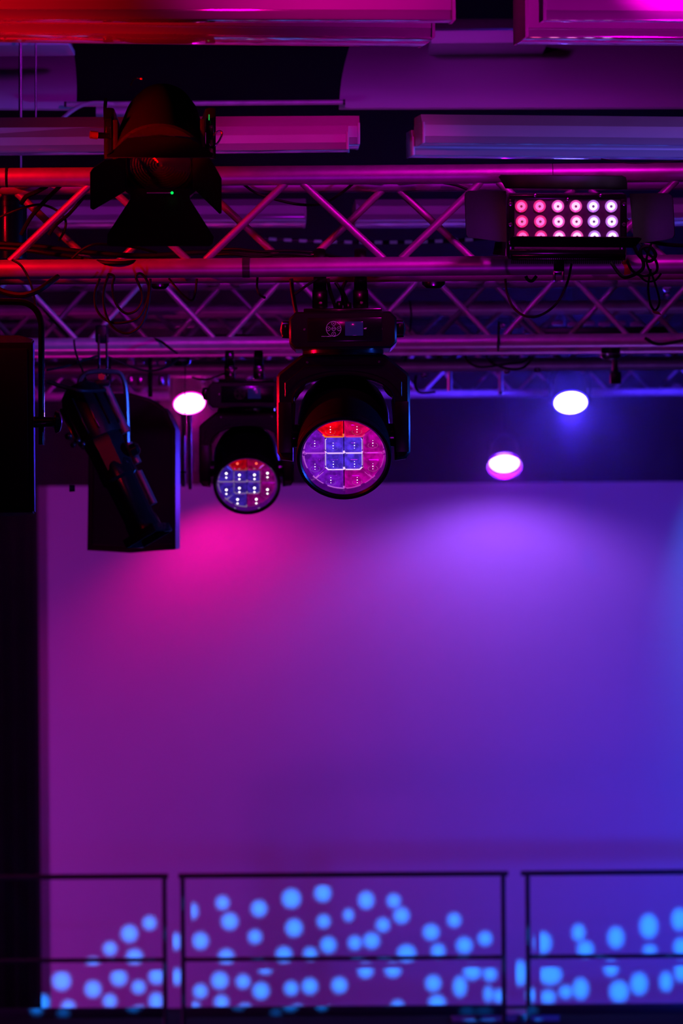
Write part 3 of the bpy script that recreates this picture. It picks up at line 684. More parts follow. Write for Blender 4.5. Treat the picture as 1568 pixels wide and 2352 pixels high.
bm = B(); tube(bm, smooth_path([P(1434, 598, 9.6), P(1441, 612, 9.6), P(1440, 630, 9.62)], 4), 0.01, 8, flat=(0.009, 0.0012))
mk('tape_loop', bm, RTAPE, label='orange tape tag below the right end of the LED panel', cat='tape')

CB = 'cables in the coil right of the LED panel'
coilpts = [
    ([(1455, 565, 9.55), (1470, 590, 9.5), (1492, 600, 9.5), (1505, 585, 9.5), (1490, 566, 9.5), (1470, 575, 9.5), (1478, 610, 9.5), (1462, 628, 9.5), (1430, 636, 9.55), (1404, 604, 9.6)], 0.0045, 'thick black cable curling round below the right end of the LED panel'),
    ([(1468, 556, 9.6), (1486, 580, 9.52), (1506, 600, 9.5), (1506, 625, 9.5), (1476, 634, 9.5), (1452, 622, 9.52), (1440, 600, 9.55)], 0.0035, 'black cable loop outermost in the tangle right of the LED panel'),
    ([(1495, 560, 9.5), (1484, 600, 9.48), (1500, 640, 9.48), (1514, 690, 9.48), (1505, 712, 9.48), (1494, 700, 9.48), (1488, 660, 9.48), (1494, 618, 9.48)], 0.0028, 'thin black cable drooping in a long narrow loop at the right'),
    ([(1467, 632, 9.5), (1484, 646, 9.5), (1504, 644, 9.5), (1518, 628, 9.5)], 0.0028, 'short thin black cable bridging the foot of the tangle at right'),
    ([(1470, 552, 9.62), (1500, 556, 9.6), (1530, 562, 9.62), (1600, 566, 9.65)], 0.005, 'black cable leaving the LED panel towards the right edge'),
    ([(1160, 640, 9.7), (1164, 672, 9.7), (1180, 708, 9.68), (1210, 727, 9.66), (1245, 722, 9.66), (1280, 694, 9.66), (1302, 650, 9.68), (1312, 606, 9.7)], 0.0032, 'thin black cable hanging in a wide loop below the LED panel'),
    ([(1207, 634, 9.9), (1212, 643, 9.9), (1222, 645, 9.9), (1232, 634, 9.9)], 0.0045, 'short black cable sag under the nearest truss below the LED panel'),
]
for pts, r, lab in coilpts: cable(pts, r, lab)
bm = plate(B(), [P(1496, 712, 9.5), P(1512, 716, 9.5), P(1520, 724, 9.5), P(1500, 720, 9.5)], 0.004)
mk('cable_tag', bm, mat('tag_red', (0.6, 0.1, 0.08), 0.3, noise=0.1), label='small red tag at the tip of the long thin cable loop', cat='tag')

# straps and tape round the nearest truss
def band(px, y0, y1, Y, wdt, m, name, label, cat):
    c0 = P(px, (y0 + y1) / 2, Y); c0.y = 9.8
    bm = tube(B(), [c0 - Vector((wdt / 2, 0, 0)), c0 + Vector((wdt / 2, 0, 0))], 0.0262, 24)
    mk(name, bm, m, label=label, cat=cat)
band(565, 593, 636, 9.8, 0.019, TAPE, 'tape_band', 'dark tape wrapped round the lower tube of the nearest truss, left of the moving head', 'tape')
band(16, 386, 428, 9.8, 0.006, CAB, 'cable_tie', 'black tie round the upper red tube of the nearest truss at the left edge', 'cable tie')
band(1268, 376, 418, 9.8, 0.0015, CAB, 'cord_loop', 'thin black cord round the upper tube of the nearest truss above the LED panel', 'cord')

# ------------------------------------------------------------------ cables on the near truss
for pts, r, lab in (
    ([(-20, 508, 9.9), (40, 482, 9.9), (90, 470, 9.9), (128, 482, 9.9), (150, 505, 9.88), (148, 530, 9.88), (135, 552, 9.9)], 0.0033, 'black cable arching behind the red brace at the far left'),
    ([(140, 425, 9.95), (100, 465, 9.9), (70, 500, 9.9), (48, 540, 9.9)], 0.0055, 'black cable running down-left behind the first red brace'),
    ([(196, 448, 9.88), (160, 490, 9.88), (130, 515, 9.86), (112, 540, 9.86)], 0.0045, 'black cable running alongside the first red brace on its right'),
    ([(108, 427, 10.0), (85, 440, 9.98), (60, 452, 9.98), (48, 470, 9.98)], 0.006, 'black cable just under the red upper tube at the far left'),
    ([(28, 597, 9.72), (50, 612, 9.71), (70, 650, 9.7), (80, 690, 9.7), (88, 730, 9.7), (96, 760, 9.68)], 0.0030, 'thin black cable falling across the lower red tube to the loudspeaker bracket'),
    ([(-20, 655, 9.65), (10, 671, 9.62), (50, 678, 9.6), (85, 668, 9.6), (110, 652, 9.62), (132, 636, 9.68)], 0.0075, 'thick black cable sagging above the loudspeaker bracket'),
    ([(-10, 570, 9.95), (60, 575, 9.93), (110, 582, 9.9), (170, 590, 9.84), (240, 604, 9.78), (300, 603, 9.78), (350, 594, 9.84), (420, 592, 9.88)], 0.0060, 'thick black cable draped over the lower red tube of the nearest truss'),
    ([(165, 594, 9.8), (188, 574, 9.8), (215, 562, 9.8), (250, 562, 9.82), (300, 566, 9.85), (360, 580, 9.88)], 0.0040, 'black cable with a red sheen arching out below the lowest barn door'),
    ([(-10, 560, 10.0), (80, 566, 10.0), (200, 580, 10.0), (330, 588, 10.0), (480, 580, 10.0), (620, 588, 10.0), (800, 596, 10.0)], 0.0075, 'bundled black trunk cable lying along the rear lower tube of the nearest truss'),
    ([(480, 576, 9.95), (540, 572, 9.93), (600, 578, 9.92), (660, 576, 9.92), (720, 580, 9.92), (760, 588, 9.95), (800, 594, 9.98)], 0.0040, 'upper loose black cable lying in the middle of the nearest truss'),
    ([(470, 588, 9.92), (530, 584, 9.9), (590, 590, 9.9), (640, 584, 9.9), (700, 586, 9.9), (750, 594, 9.92)], 0.0038, 'lower loose black cable lying in the middle of the nearest truss'),
    ([(560, 424, 9.98), (590, 444, 10.0), (640, 460, 10.0), (690, 470, 10.0), (740, 468, 9.98), (780, 446, 9.95), (812, 420, 9.95)], 0.0038, 'thin black cable sagging below the upper tube right of the fresnel lantern'),
    ([(1018, 420, 10.0), (1050, 426, 10.0), (1085, 440, 10.0)], 0.004, 'short black cable under the upper tube just left of the LED panel'),
    ([(591, 636, 9.85), (590, 660, 9.84), (596, 676, 9.84), (608, 684, 9.86)], 0.0032, 'short black cable tail under the tape band'),
    ([(388, 640, 9.95), (405, 662, 9.93), (425, 682, 9.93), (440, 690, 9.93), (448, 676, 9.93), (452, 640, 9.93)], 0.0032, 'thin black cable hanging in a small V right of the coiled cable'),
    ([(1380, 365, 9.72), (1460, 375, 9.7), (1600, 366, 9.7)], 0.0015, 'thin pink-lit wire just above the upper tube at the right edge'),
): cable(pts, r, lab)
# coiled cable hanging under the truss: one cable, its turns are one thing
cp = [(229, 640), (219, 668), (218, 695), (224, 715), (240, 733), (262, 742), (290, 740), (318, 730), (335, 700), (342, 665), (335, 640),
      (322, 628), (312, 636), (325, 668), (326, 692), (312, 714), (290, 720), (272, 706), (262, 685), (258, 655), (262, 636), (250, 630), (246, 640), (239, 665), (238, 695), (244, 725), (258, 750), (280, 764), (302, 764), (325, 745), (338, 710), (344, 670), (345, 640)]
cable([(x, y, 9.75 - 0.0008 * i) for i, (x, y) in enumerate(cp)], 0.0034, 'coiled black cable hanging in loops under the nearest truss at left', 'coiled_cable', n=5)

# ------------------------------------------------------------------ loudspeaker with bracket at the left edge
def speaker():
    Ys = 9.4; s = Ys / F
    c = P(-60, 980, Ys); t = root('loudspeaker', c, 'black loudspeaker with a perforated grille, cut by the left edge', 'speaker')
    X1 = P(77, 980, Ys).x; X0 = X1 - 0.30; zt_ = P(40, 787, Ys).z; zb_ = P(40, 1177, Ys).z
    # trapezoid cabinet, deeper behind, top tipped towards the camera
    def pl(z): return [(X0, Ys, z), (X1, Ys, z), (X1 - 0.004, Ys + 0.10, z), (X1 - 0.05, Ys + 0.22, z), (X0 + 0.05, Ys + 0.22, z), (X0, Ys + 0.10, z)]
    bm = B(); sh = Matrix.Translation((0, 0, 0))
    aa = [bm.verts.new((x, y, zb_ - (y - Ys) * 0.04)) for x, y, z in pl(zb_)]; bb = [bm.verts.new((x, y, zt_ + (y - Ys) * 0.13)) for x, y, z in pl(zt_)]
    bm.faces.new(aa); bm.faces.new(bb[::-1])
    for i in range(6): j = (i + 1) % 6; bm.faces.new((aa[i], bb[i], bb[j], aa[j]))
    bmesh.ops.bevel(bm, geom=list(bm.edges), offset=0.004, segments=2, affect='EDGES')
    mk('cabinet', bm, mat('speaker_paint', (0.009, 0.008, 0.009), 0.45, noise=0.25, nscale=200, bump=0.25, spec=0.35), t)
    gx1 = P(64, 980, Ys).x; gz1 = P(40, 801, Ys).z; gz0 = P(40, 1163, Ys).z
    bm = B(); box(bm, ((X0 + gx1) / 2, Ys - 0.002, (gz0 + gz1) / 2), (gx1 - X0, 0.004, gz1 - gz0), 0.001)
    gm = mat('grille_steel', (0.012, 0.012, 0.013), 0.5, 0.0, spec=0.4)
    nt = gm.node_tree; b_ = nt.nodes['Principled BSDF']
    gr = mk('grille', bm, gm, t, smooth=False)
    # holes of the grille: real round cups, too many to pick apart -> one part
    bm = B(); pitch = 0.0062; rows = int((gz1 - gz0 - 0.008) / (pitch * 0.866)); cols_ = 13
    for j in range(rows):
        for i in range(cols_):
            x = gx1 - 0.006 - i * pitch - (pitch / 2 if j % 2 else 0); z = gz0 + 0.005 + j * pitch * 0.866
            vs = [bm.verts.new((x + 0.0020 * math.cos(k * math.pi / 3), Ys - 0.0043, z + 0.0020 * math.sin(k * math.pi / 3))) for k in range(6)]
            bm.faces.new(vs)
            vo = [bm.verts.new((x + 0.0025 * math.cos(k * math.pi / 3 + 0.3), Ys - 0.0050, z + 0.0025 * math.sin(k * math.pi / 3 + 0.3))) for k in (2, 3, 4)]
            vi = [bm.verts.new((x + 0.0019 * math.cos(k * math.pi / 3 + 0.3), Ys - 0.0042, z + 0.0019 * math.sin(k * math.pi / 3 + 0.3))) for k in (2, 3, 4)]
            for k in range(2): bm.faces.new((vo[k], vo[k + 1], vi[k + 1], vi[k]))
    o = mk('grille_hole', bm, mat('hole_black', (0.004, 0.004, 0.005), 0.6), t, smooth=False); o['kind'] = 'stuff'
    # U bracket
    yb_ = Ys + 0.03
    bm = tube(B(), smooth_path([P(-160, 695, yb_), P(-60, 693, yb_), P(30, 693, yb_), P(62, 697, yb_), P(83, 713, yb_), P(94, 740, yb_), P(95, 780, yb_), P(95, 860, yb_), P(95, 940, yb_), P(95, 1022, yb_)], 5), 0.008, 12, flat=(0.0078, 0.012))
    mk('bracket', bm, BLKG, t)
    kn = P(104, 969, yb_)
    mk('knob', lathe(B(), [(0, -0.045), (0.014, -0.045), (0.014, -0.006), (0.0125, 0), (0.0125, 0.018), (0.017, 0.022), (0.027, 0.024), (0.0285, 0.028), (0.024, 0.036), (0.012, 0.040), (0, 0.041)], 28, Matrix.Translation(kn) @ R(90, 'Y')), BLKG, t)
    return t
speaker()

# second loudspeaker cabinet, dark, further back
def speaker2():
    Ys = 14.3
    pts = [(200, 1264), (300, 1270), (403, 1262), (403, 985), (381, 938), (345, 915), (300, 903), (205, 905)]
    c = P(300, 1100, Ys); t = root('loudspeaker', c, 'big black loudspeaker cabinet with a cut corner, behind the tilted profile spot', 'speaker')
    loc = [(P(x, y, Ys).x, P(x, y, Ys).z) for x, y in pts]
    mk('cabinet', prism(B(), loc, Ys, Ys + 0.4, 0.006), BLK, t)
    cen = Vector((sum(p_[0] for p_ in loc) / 8, 0, sum(p_[1] for p_ in loc) / 8))
    mk('grille', prism(B(), [(cen.x + (x - cen.x) * 0.9, cen.z + (z - cen.z) * 0.94) for x, z in loc], Ys - 0.012, Ys + 0.002, 0.003), BLKM, t)
    for px in (250, 345): mk('hanging_strap', tube(B(), [P(px, 912, Ys + 0.12), P(px, 800, Ys + 0.12)], 0.008, 8), BLK, t)
speaker2()
# steel hanger to its right
t = root('hanging_bar', P(430, 1010, 15.0), 'upright steel bar ending just above the backdrop, left of the second moving head', 'bar')
bm = B(); a = P(436, 952, 15.0); b = P(436, 1124, 15.0); box(bm, ((a.x + b.x) / 2, 15.0, (a.z + b.z) / 2), (0.014, 0.03, a.z - b.z), 0.004); mk('bar', bm, WORN, t)
bm = B(); a = P(421, 955, 15.05); b = P(421, 1118, 15.05); box(bm, ((a.x + b.x) / 2, 15.05, (a.z + b.z) / 2), (0.014, 0.03, a.z - b.z), 0.004); mk('bar', bm, WORN, t)
mk('thin_wire', tube(B(), [P(425, 840, 14.95), P(425, 1000, 14.95)], 0.0022, 8), CAB, t)
bm = B(); box(bm, P(421, 1085, 15.0), (0.03, 0.05, 0.008), 0.002); mk('bar_foot', bm, BLKG, t)

# ------------------------------------------------------------------ tilted profile spot
def profile_spot():
    Yq = 12.6; top_ = P(180, 895, Yq); end_ = P(342, 1236, Yq - 0.10)
    ax = (end_ - top_); L = ax.length
    t = root('profile_spotlight', (top_ + end_) / 2, 'long black profile spotlight tilted steeply down, edge-lit blue, at left', 'stage light')
    H = Matrix.Translation(top_) @ ax.to_track_quat('Z', 'Y').to_matrix().to_4x4()
    k = L
    mk('lamp_house', lathe(B(), [(0, -0.01), (0.045, -0.01), (0.066, 0.01), (0.078, 0.05), (0.080, 0.15), (0.074, 0.185), (0, 0.185)], 36, H), BLK, t)
    mk('shutter_section', lathe(B(), [(0, 0.18), (0.066, 0.18), (0.070, 0.20), (0.066, 0.23), (0.064, 0.30), (0, 0.30)], 8, H), BLK, t)
    mk('front_tube', lathe(B(), [(0, 0.28), (0.060, 0.28), (0.063, 0.30), (0.063, 0.33), (0.054, 0.34), (0.052, k - 0.07), (0.056, k - 0.06), (0.056, k - 0.02), (0.049, k - 0.02), (0.049, k - 0.05), (0, k - 0.05)], 36, H), BLKG, t)
    bm = B()
    for sx in (-1, 1): box(bm, (sx * 0.058, 0, k - 0.01), (0.008, 0.12, 0.03), 0.002, H); box(bm, (0, sx * 0.058, k - 0.01), (0.12, 0.008, 0.03), 0.002, H)
    mk('colour_frame', bm, BLKG, t)
    for a_ in range(0, 360, 30): 
        Mk = H @ R(a_, 'Z') @ T(0.080, 0, 0.10); bm = B(); box(bm, (0, 0, 0), (0.01, 0.008, 0.13), 0.002, Mk); mk('cooling_fin', bm, BLKG, t)
    for (px, py, r_) in ((158, 1002, 0.013), (178, 1012, 0.012), (190, 1020, 0.010), (168, 1022, 0.009)):
        bm = B(); bmesh.ops.create_uvsphere(bm, u_segments=14, v_segments=10, radius=r_); bmesh.ops.translate(bm, vec=P(px, py, Yq - 0.12), verts=bm.verts); mk('shutter_knob', bm, BLKG, t)
    rail = [H @ Vector((0.0, 0, 0))]
    side = H.to_3x3() @ Vector((1, 0, 0)); side = Vector((abs(side.x), 0, side.z if side.x > 0 else -side.z)).normalized()
    d = ax.normalized()
    nrm = Vector((-d.z, 0, d.x)); nrm = nrm if nrm.x > 0 else -nrm
    for a_, b_, off, w_ in ((0.02, 0.20, 0.083, 0.016), (0.235, 0.31, 0.075, 0.012), (0.335, 0.455, 0.064, 0.012)):
        mk('side_rail', tube(B(), [top_ + d * a_ + nrm * off, top_ + d * b_ + nrm * off], 0.01, 10, flat=(w_, 0.010)), WORN, t)
    mk('focus_knob', lathe(B(), [(0, 0), (0.02, 0), (0.022, 0.02), (0.012, 0.03), (0, 0.03)], 16, Matrix.Translation(P(300, 1035, Yq - 0.08)) @ R(70, 'Y')), BLKG, t)
    mk('focus_knob', lathe(B(), [(0, 0), (0.01, 0), (0.011, 0.018), (0, 0.018)], 14, Matrix.Translation(P(172, 1122, Yq - 0.08)) @ R(-90, 'Y')), BLKG, t)
    yk = [P(178, 930, Yq), P(180, 885, Yq), P(190, 862, Yq), P(212, 853, Yq), P(245, 853, Yq), P(272, 856, Yq), P(284, 872, Yq), P(290, 900, Yq), P(293, 960, Yq), P(294, 1030, Yq)]
    mk('yoke', tube(B(), smooth_path(yk, 4), 0.01, 8, flat=(0.008, 0.016)), WORN, t)
    for sx in (-9, 9): bm = B(); box(bm, P(236 + sx, 815, Yq + 0.3), (0.007, 0.03, 0.14), 0.002); mk('clamp_leg', bm, BLKG, t)
    bm = B(); box(bm, P(234, 768, Yq + 0.5), (0.04, 0.10, 0.06), 0.006); mk('clamp_jaw', bm, BLK, t)
    mk('clamp_bolt', lathe(B(), [(0, 0), (0.012, 0), (0.012, 0.02), (0, 0.02)], 8, Matrix.Translation(P(234, 866, Yq - 0.02)) @ R(90, 'X')), STEEL, t)
    bm = B(); box(bm, P(235, 880, Yq), (0.05, 0.05, 0.02), 0.004); mk('yoke_boss', bm, BLK, t)
profile_spot()
for pts, r, lab in (
    ([(170, 782, 13.2), (174, 810, 13.0), (186, 842, 12.8), (200, 880, 12.7)], 0.0035, 'thin black cable with red glints dropping to the profile spot'),
    ([(245, 818, 13.3), (290, 838, 13.3), (340, 852, 13.3), (385, 842, 13.3), (412, 822, 13.4)], 0.0042, 'thin black cable sagging right of the profile spot clamp'),
    ([(108, 850, 12.8), (150, 842, 12.9), (190, 828, 13.0), (222, 818, 13.1)], 0.004, 'thin black cable running up-right to the profile spot clamp'),
    ([(108, 876, 12.4), (150, 890, 12.4), (190, 898, 12.4), (240, 896, 12.5)], 0.007, 'thick black cable crossing the head of the profile spot'),
    ([(440, 866, 14.0), (470, 872, 14.0), (510, 860, 14.0), (545, 845, 14.0)], 0.004, 'thin black cable sagging left of the second moving head clamps'),
    ([(940, 690, 14.6), (944, 730, 14.6), (936, 790, 14.6), (930, 830, 14.6)], 0.004, 'blurred black cable hanging just right of the large moving head base'),
    ([(1065, 806, 14.5), (1072, 828, 14.5), (1095, 842, 14.5), (1125, 842, 14.5), (1165, 836, 14.5), (1205, 830, 14.5), (1222, 808, 14.5)], 0.005, 'shallow black cable loop under the second truss, left of the two right-hand lamps'),
    ([(1112, 806, 14.6), (1122, 828, 14.6), (1150, 843, 14.6), (1185, 848, 14.6), (1210, 838, 14.6), (1232, 806, 14.6)], 0.005, 'second shallow black cable loop under the second truss, overlapping the first'),
    ([(1480, 776, 13.5), (1505, 790, 13.5), (1540, 788, 13.5), (1600, 774, 13.5)], 0.006, 'black cable lying on the second truss at the right edge'),
    ([(1145, 740, 13.6), (1144, 775, 13.55), (1143, 806, 13.6)], 0.004, 'black cable crossing the second truss upright below the LED panel'),
    ([(955, 862, 15.5), (952, 885, 15.5), (965, 902, 15.5), (1000, 900, 15.5)], 0.005, 'blurred black cable curl right of the large moving head yoke'),
    ([(60, 660, 14.2), (160, 770, 13.8), (260, 776, 13.8), (400, 778, 13.8), (520, 770, 13.8), (640, 776, 13.8)], 0.006, 'black cable laid along the second truss at left'),
    ([(350, 776, 13.6), (372, 786, 13.55), (390, 800, 13.5), (408, 812, 13.5)], 0.0045, 'black cable curving down over the second truss to the hanging adapter'),
): cable(pts, r, lab)

# ------------------------------------------------------------------ small rigging hardware
def round_unit(px, py, rp, Y, label):
    """down-facing round fitting: dark dome with a metal rim"""
    c = P(px, py, Y); s = Y / F; r = rp * s
    t = root('round_downlight', c, label, 'downlight')
    mk('canopy', lathe(B(), [(0, 0.05), (r * 0.9, 0.05), (r, 0.04), (r, 0.0), (r * 0.9, -0.004), (0, -0.004)], 32, Matrix.Translation(c) @ R(8, 'X')), BLK, t)
    mk('metal_rim', lathe(B(), [(r * 1.02, 0.004), (r * 1.05, -0.004), (r * 1.0, -0.014), (r * 0.7, -0.022), (r * 0.66, -0.018), (r * 0.9, -0.006)], 32, Matrix.Translation(c) @ R(8, 'X')), STEEL, t)
round_unit(366, 644, 22, 10.3, 'small round black downlight with a steel rim peeping below the nearest truss at left')
round_unit(995, 642, 26, 10.3, 'round black downlight with a steel rim peeping below the nearest truss, right of centre')
round_unit(1402, 812, 22, 14.0, 'blurred round black downlight below the second truss at right')
round_unit(415, 826, 22, 14.4, 'blurred round black downlight just above the pink lamp')

# safety bond and bracket near the right lamps
t = root('spotlight_hanger', P(1415, 850, 15.5), 'slim dark blue-black hanger below the second truss at right', 'bracket')
bm = B(); box(bm, P(1412, 835, 15.5), (0.022, 0.03, 0.10), 0.004); mk('hanger_plate', bm, BLK, t)
bm = B(); box(bm, P(1413, 868, 15.5), (0.045, 0.05, 0.05), 0.006); mk('hanger_block', bm, BLK, t)
t = root('spotlight_hanger', P(1150, 880, 19.0), 'thin violet-lit rod with a small tip, straight above the lower right-hand lamp', 'bracket')
mk('hanger_rod', tube(B(), [P(1150, 850, 19.0), P(1150, 900, 19.0)], 0.010, 8), ALU2, t)
bm = B(); bmesh.ops.create_uvsphere(bm, u_segments=12, v_segments=8, radius=0.013); bmesh.ops.translate(bm, vec=P(1150, 902, 19.0), verts=bm.verts); mk('rod_tip', bm, STEEL, t)
t = root('spotlight_hanger', P(1033, 870, 18.5), 'red-lit upright rod right of the large moving head yoke', 'bracket')
mk('hanger_rod', tube(B(), [P(1033, 828, 18.5), P(1033, 898, 18.5)], 0.010, 8), ALU, t)
bm = B(); box(bm, P(1033, 826, 18.5), (0.035, 0.03, 0.02), 0.003); mk('hanger_clip', bm, BLK, t)

# distribution strip with sockets, on the rear truss at right
t = root('power_strip', P(1370, 745, 15.2), 'cable distribution strip with shiny violet sockets inside the second truss at right', 'power strip')
bm = B(); box(bm, P(1380, 762, 15.2), (0.52, 0.06, 0.035), 0.004); mk('strip_case', bm, BLK, t)
CONN = ['larger shiny round connector at the left end of the tangle inside the second truss',
        'tiny shiny connector low in the tangle, just above the second truss lower tube',
        'shiny round connector in the middle of the tangle right of the hanging cable',
        'tiny shiny connector at the right end of the tangle above the lower tube',
        'large bright round connector high at the right, beside the long thin cable loop',
        'small ring-like connector just below the large bright one at the right edge',
        'shiny tip of the cable curl right of the large moving head yoke',
        'shiny round connector under the rear truss straight above the lower glaring lamp',
        'shiny connector under the rear truss, left above the upper glaring lamp',
        'left one of a pair of tiny connectors between the two shallow cable loops',
        'right one of a pair of tiny connectors between the two shallow cable loops']
PLUG = ['pale plug blurred just right of the profile spot clamp, leftmost of four', 'pale plug blurred right of the profile spot clamp, second of four', 'pale plug blurred right of the profile spot clamp, third of four', 'pink-lit plug between the clamps of the second moving head, above its lower tube', 'pale plug blurred left of the round downlight above the pink lamp']
SOCK = mat('socket_plastic', (0.35, 0.32, 0.38), 0.3, noise=0.1)
for k, px in enumerate((1280, 1316, 1352, 1388, 1424, 1460)):
    bm = B(); box(bm, P(px, 742 + (k % 2) * 2, 15.15), (0.044, 0.03, 0.018), 0.005); mk('socket', bm, SOCK, t)
for k, (px, py, r) in enumerate(((1152, 748, 0.012), (1169, 764, 0.008), (1191, 749, 0.011), (1203, 762, 0.007), (1532, 660, 0.016), (1533, 678, 0.009), (972, 862, 0.010), (1163, 851, 0.013), (1236, 850, 0.010), (1155, 816, 0.008), (1165, 816, 0.008))):
    bm = lathe(B(), [(0, -0.02), (r, -0.02), (r, 0.0), (r * 0.55, 0.002), (r * 0.5, -0.004), (0, -0.004)], 18, Matrix.Translation(P(px, py, 15.0 if k < 4 else 14.6)) @ R(90, 'X') @ R(20 * (k % 3) - 20, 'Y'))
    mk('cable_connector', bm, STEEL, cat='connector', group='small shiny connectors among the rear cables', label=CONN[k])
for k, (px, py) in enumerate(((300, 832), (322, 832), (350, 833), (548, 762), (372, 832))):
    bm = B(); box(bm, P(px, py, 15.2), (0.03, 0.03, 0.018), 0.005)
    mk('cable_plug', bm, SOCK, cat='plug', group='plugs behind the profile spot clamp', label=PLUG[k])
# stage box with fittings behind the profile spot (pink and violet glints)
t = root('junction_box', P(330, 872, 16.0), 'pale junction box blurred behind the profile spot yoke', 'box')
bm = B(); box(bm, P(345, 874, 16.2), (0.16, 0.08, 0.055), 0.006); mk('box_case', bm, SOCK, t)
for px in (300, 322, 345, 370): bm = B(); box(bm, P(px, 874, 16.1), (0.02, 0.03, 0.04), 0.005); mk('box_socket', bm, STEEL, t)
# dim shelf of dark gear at far right behind the blue lamp
t = root('junction_box', P(1520, 898, 22.0), 'small pale box dim at the right edge beside the upper right-hand lamp', 'box')
bm = B(); box(bm, P(1512, 898, 22.0), (0.13, 0.08, 0.035), 0.005); mk('box_case', bm, SOCK, t)
mk('box_knob', lathe(B(), [(0, 0), (0.03, 0), (0.03, 0.02), (0, 0.02)], 18, Matrix.Translation(P(1553, 893, 21.95)) @ R(90, 'X')), SOCK, t)
# small black spotlight hanging behind the red brace, upper left
t = root('small_spotlight', P(22, 470, 11.0), 'small black can spotlight behind the red brace at the left edge', 'stage light')
mk('can', lathe(B(), [(0, 0.10), (0.05, 0.10), (0.055, 0.08), (0.055, -0.12), (0.048, -0.12), (0, -0.10)], 28, Matrix.Translation(P(18, 500, 11.0))), BLKG, t)
mk('can_rim', lathe(B(), [(0.056, 0.03), (0.060, 0.03), (0.060, 0.044), (0.056, 0.044)], 28, Matrix.Translation(P(18, 500, 11.0))), BLKG, t)
mk('can_stem', tube(B(), [P(18, 440, 11.0), P(18, 395, 11.0)], 0.012, 10), BLK, t)

# dim strip light sagging behind the nearest truss
t = root('strip_light', P(860, 554, 15.6), 'dim violet strip light sagging in a shallow curve behind the nearest truss', 'strip light')
sp_ = [P(600 + 520 * k / 30, 548 + 9 * (1 - (2 * k / 30 - 1) ** 2), 15.6) for k in range(31)]
mk('carrier', tube(B(), sp_, 0.007, 6), BLK, t)
for k in range(1, 29, 2): mk('light_segment', tube(B(), [sp_[k] - Vector((0, 0.006, 0)), sp_[k + 1] - Vector((0, 0.006, 0))], 0.0065, 6), emat('segment_glow', (0.20, 0.05, 0.55), 0.18), t)

# ------------------------------------------------------------------ rear lamps facing the hall
def par(px, py, Y, rp, col, st, label, glow, gp, yaw=0, crescent=False):
    c = P(px, py, Y); s = Y / F; r = rp * s; t = root('par_can', c, label, 'stage light')
    H = Matrix.Translation(c) @ R(yaw, 'Z') @ R(90 + 50, 'X')        # local +Z = beam, 50 degrees below the horizon
    mk('can', lathe(B(), [(0, -0.22), (r * 0.5, -0.22), (r * 0.9, -0.16), (r * 1.03, -0.04), (r * 1.03, -0.005), (r * 0.99, -0.005), (r * 0.98, -0.02), (0, -0.02)], 40, H), BLK, t)
    mk('lamp_lens', lathe(B(), [(0, 0.030), (r * 0.4, 0.026), (r * 0.75, 0.013), (r * 0.93, 0.0), (r * 0.93, -0.01), (0, -0.01)], 40, H), emat('lamp_%d' % px, col, st), t)
    mk('lens_rim', lathe(B(), [(r * 0.935, -0.01), (r * 0.935, 0.001), (r * 1.0, -0.002), (r * 1.02, -0.01)], 40, H), emat('lamp_rim_%d' % px, glow, 2.0), t)  # added glowing ring that paints the bloom round the lens
    up_ = Vector((0, 0, 1))
    mk('yoke', tube(B(), smooth_path([c + Vector((-r * 1.1, 0.05, 0.0)), c + Vector((-r * 1.1, 0.08, 0.15)), c + Vector((0, 0.09, 0.24)), c + Vector((r * 1.1, 0.08, 0.15)), c + Vector((r * 1.1, 0.05, 0))], 5), 0.008, 8), BLK, t)
    mk('drop_arm', tube(B(), [c + Vector((0, 0.09, 0.24)), c + Vector((0, 0.09, 0.7))], 0.012, 8), BLK, t)
    if crescent:
        mk('glass_rim', lathe(B(), [(r * 1.06, 0.015), (r * 1.14, 0.035), (r * 1.12, 0.04), (r * 1.03, 0.025)], 40, H @ T(0, 0, 0)), mat('frost_rim', (0.10, 0.08, 0.12), 0.3, noise=0.05), t)
    d = H.to_3x3() @ Vector((0, 0, 1)); d.normalize()
    l = bpy.data.lights.new('par_spill', 'POINT'); l.color = glow; l.energy = gp; l.shadow_soft_size = 0.02
    o = bpy.data.objects.new('par_spill_light', l); COL.objects.link(o); o.location = c + d * 0.08
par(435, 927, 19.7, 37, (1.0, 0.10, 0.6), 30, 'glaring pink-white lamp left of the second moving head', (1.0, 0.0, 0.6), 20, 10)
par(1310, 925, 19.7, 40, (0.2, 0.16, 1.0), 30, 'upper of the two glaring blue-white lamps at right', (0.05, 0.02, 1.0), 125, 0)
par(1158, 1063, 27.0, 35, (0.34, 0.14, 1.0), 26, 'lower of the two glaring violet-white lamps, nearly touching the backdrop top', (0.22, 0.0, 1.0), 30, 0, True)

def small_wash(p, label):
    t = root('wash_can', p, label, 'stage light')
    mk('can', lathe(B(), [(0, 0.012), (0.03, 0.012), (0.042, 0.02), (0.046, 0.10), (0.030, 0.14), (0, 0.14)], 24, Matrix.Translation(p)), BLK, t)
    mk('bracket', tube(B(), [p + Vector((0, 0, 0.13)), p + Vector((0, 0, 0.62))], 0.006, 8), BLK, t)
small_wash(PINK_AT, 'small black can throwing the magenta pool, at the backdrop top beside the second moving head')
small_wash(VIOLET_AT + Vector((0, 0, 0.0)), 'small black can throwing the violet pool, tucked behind the lower glaring lamp at right')
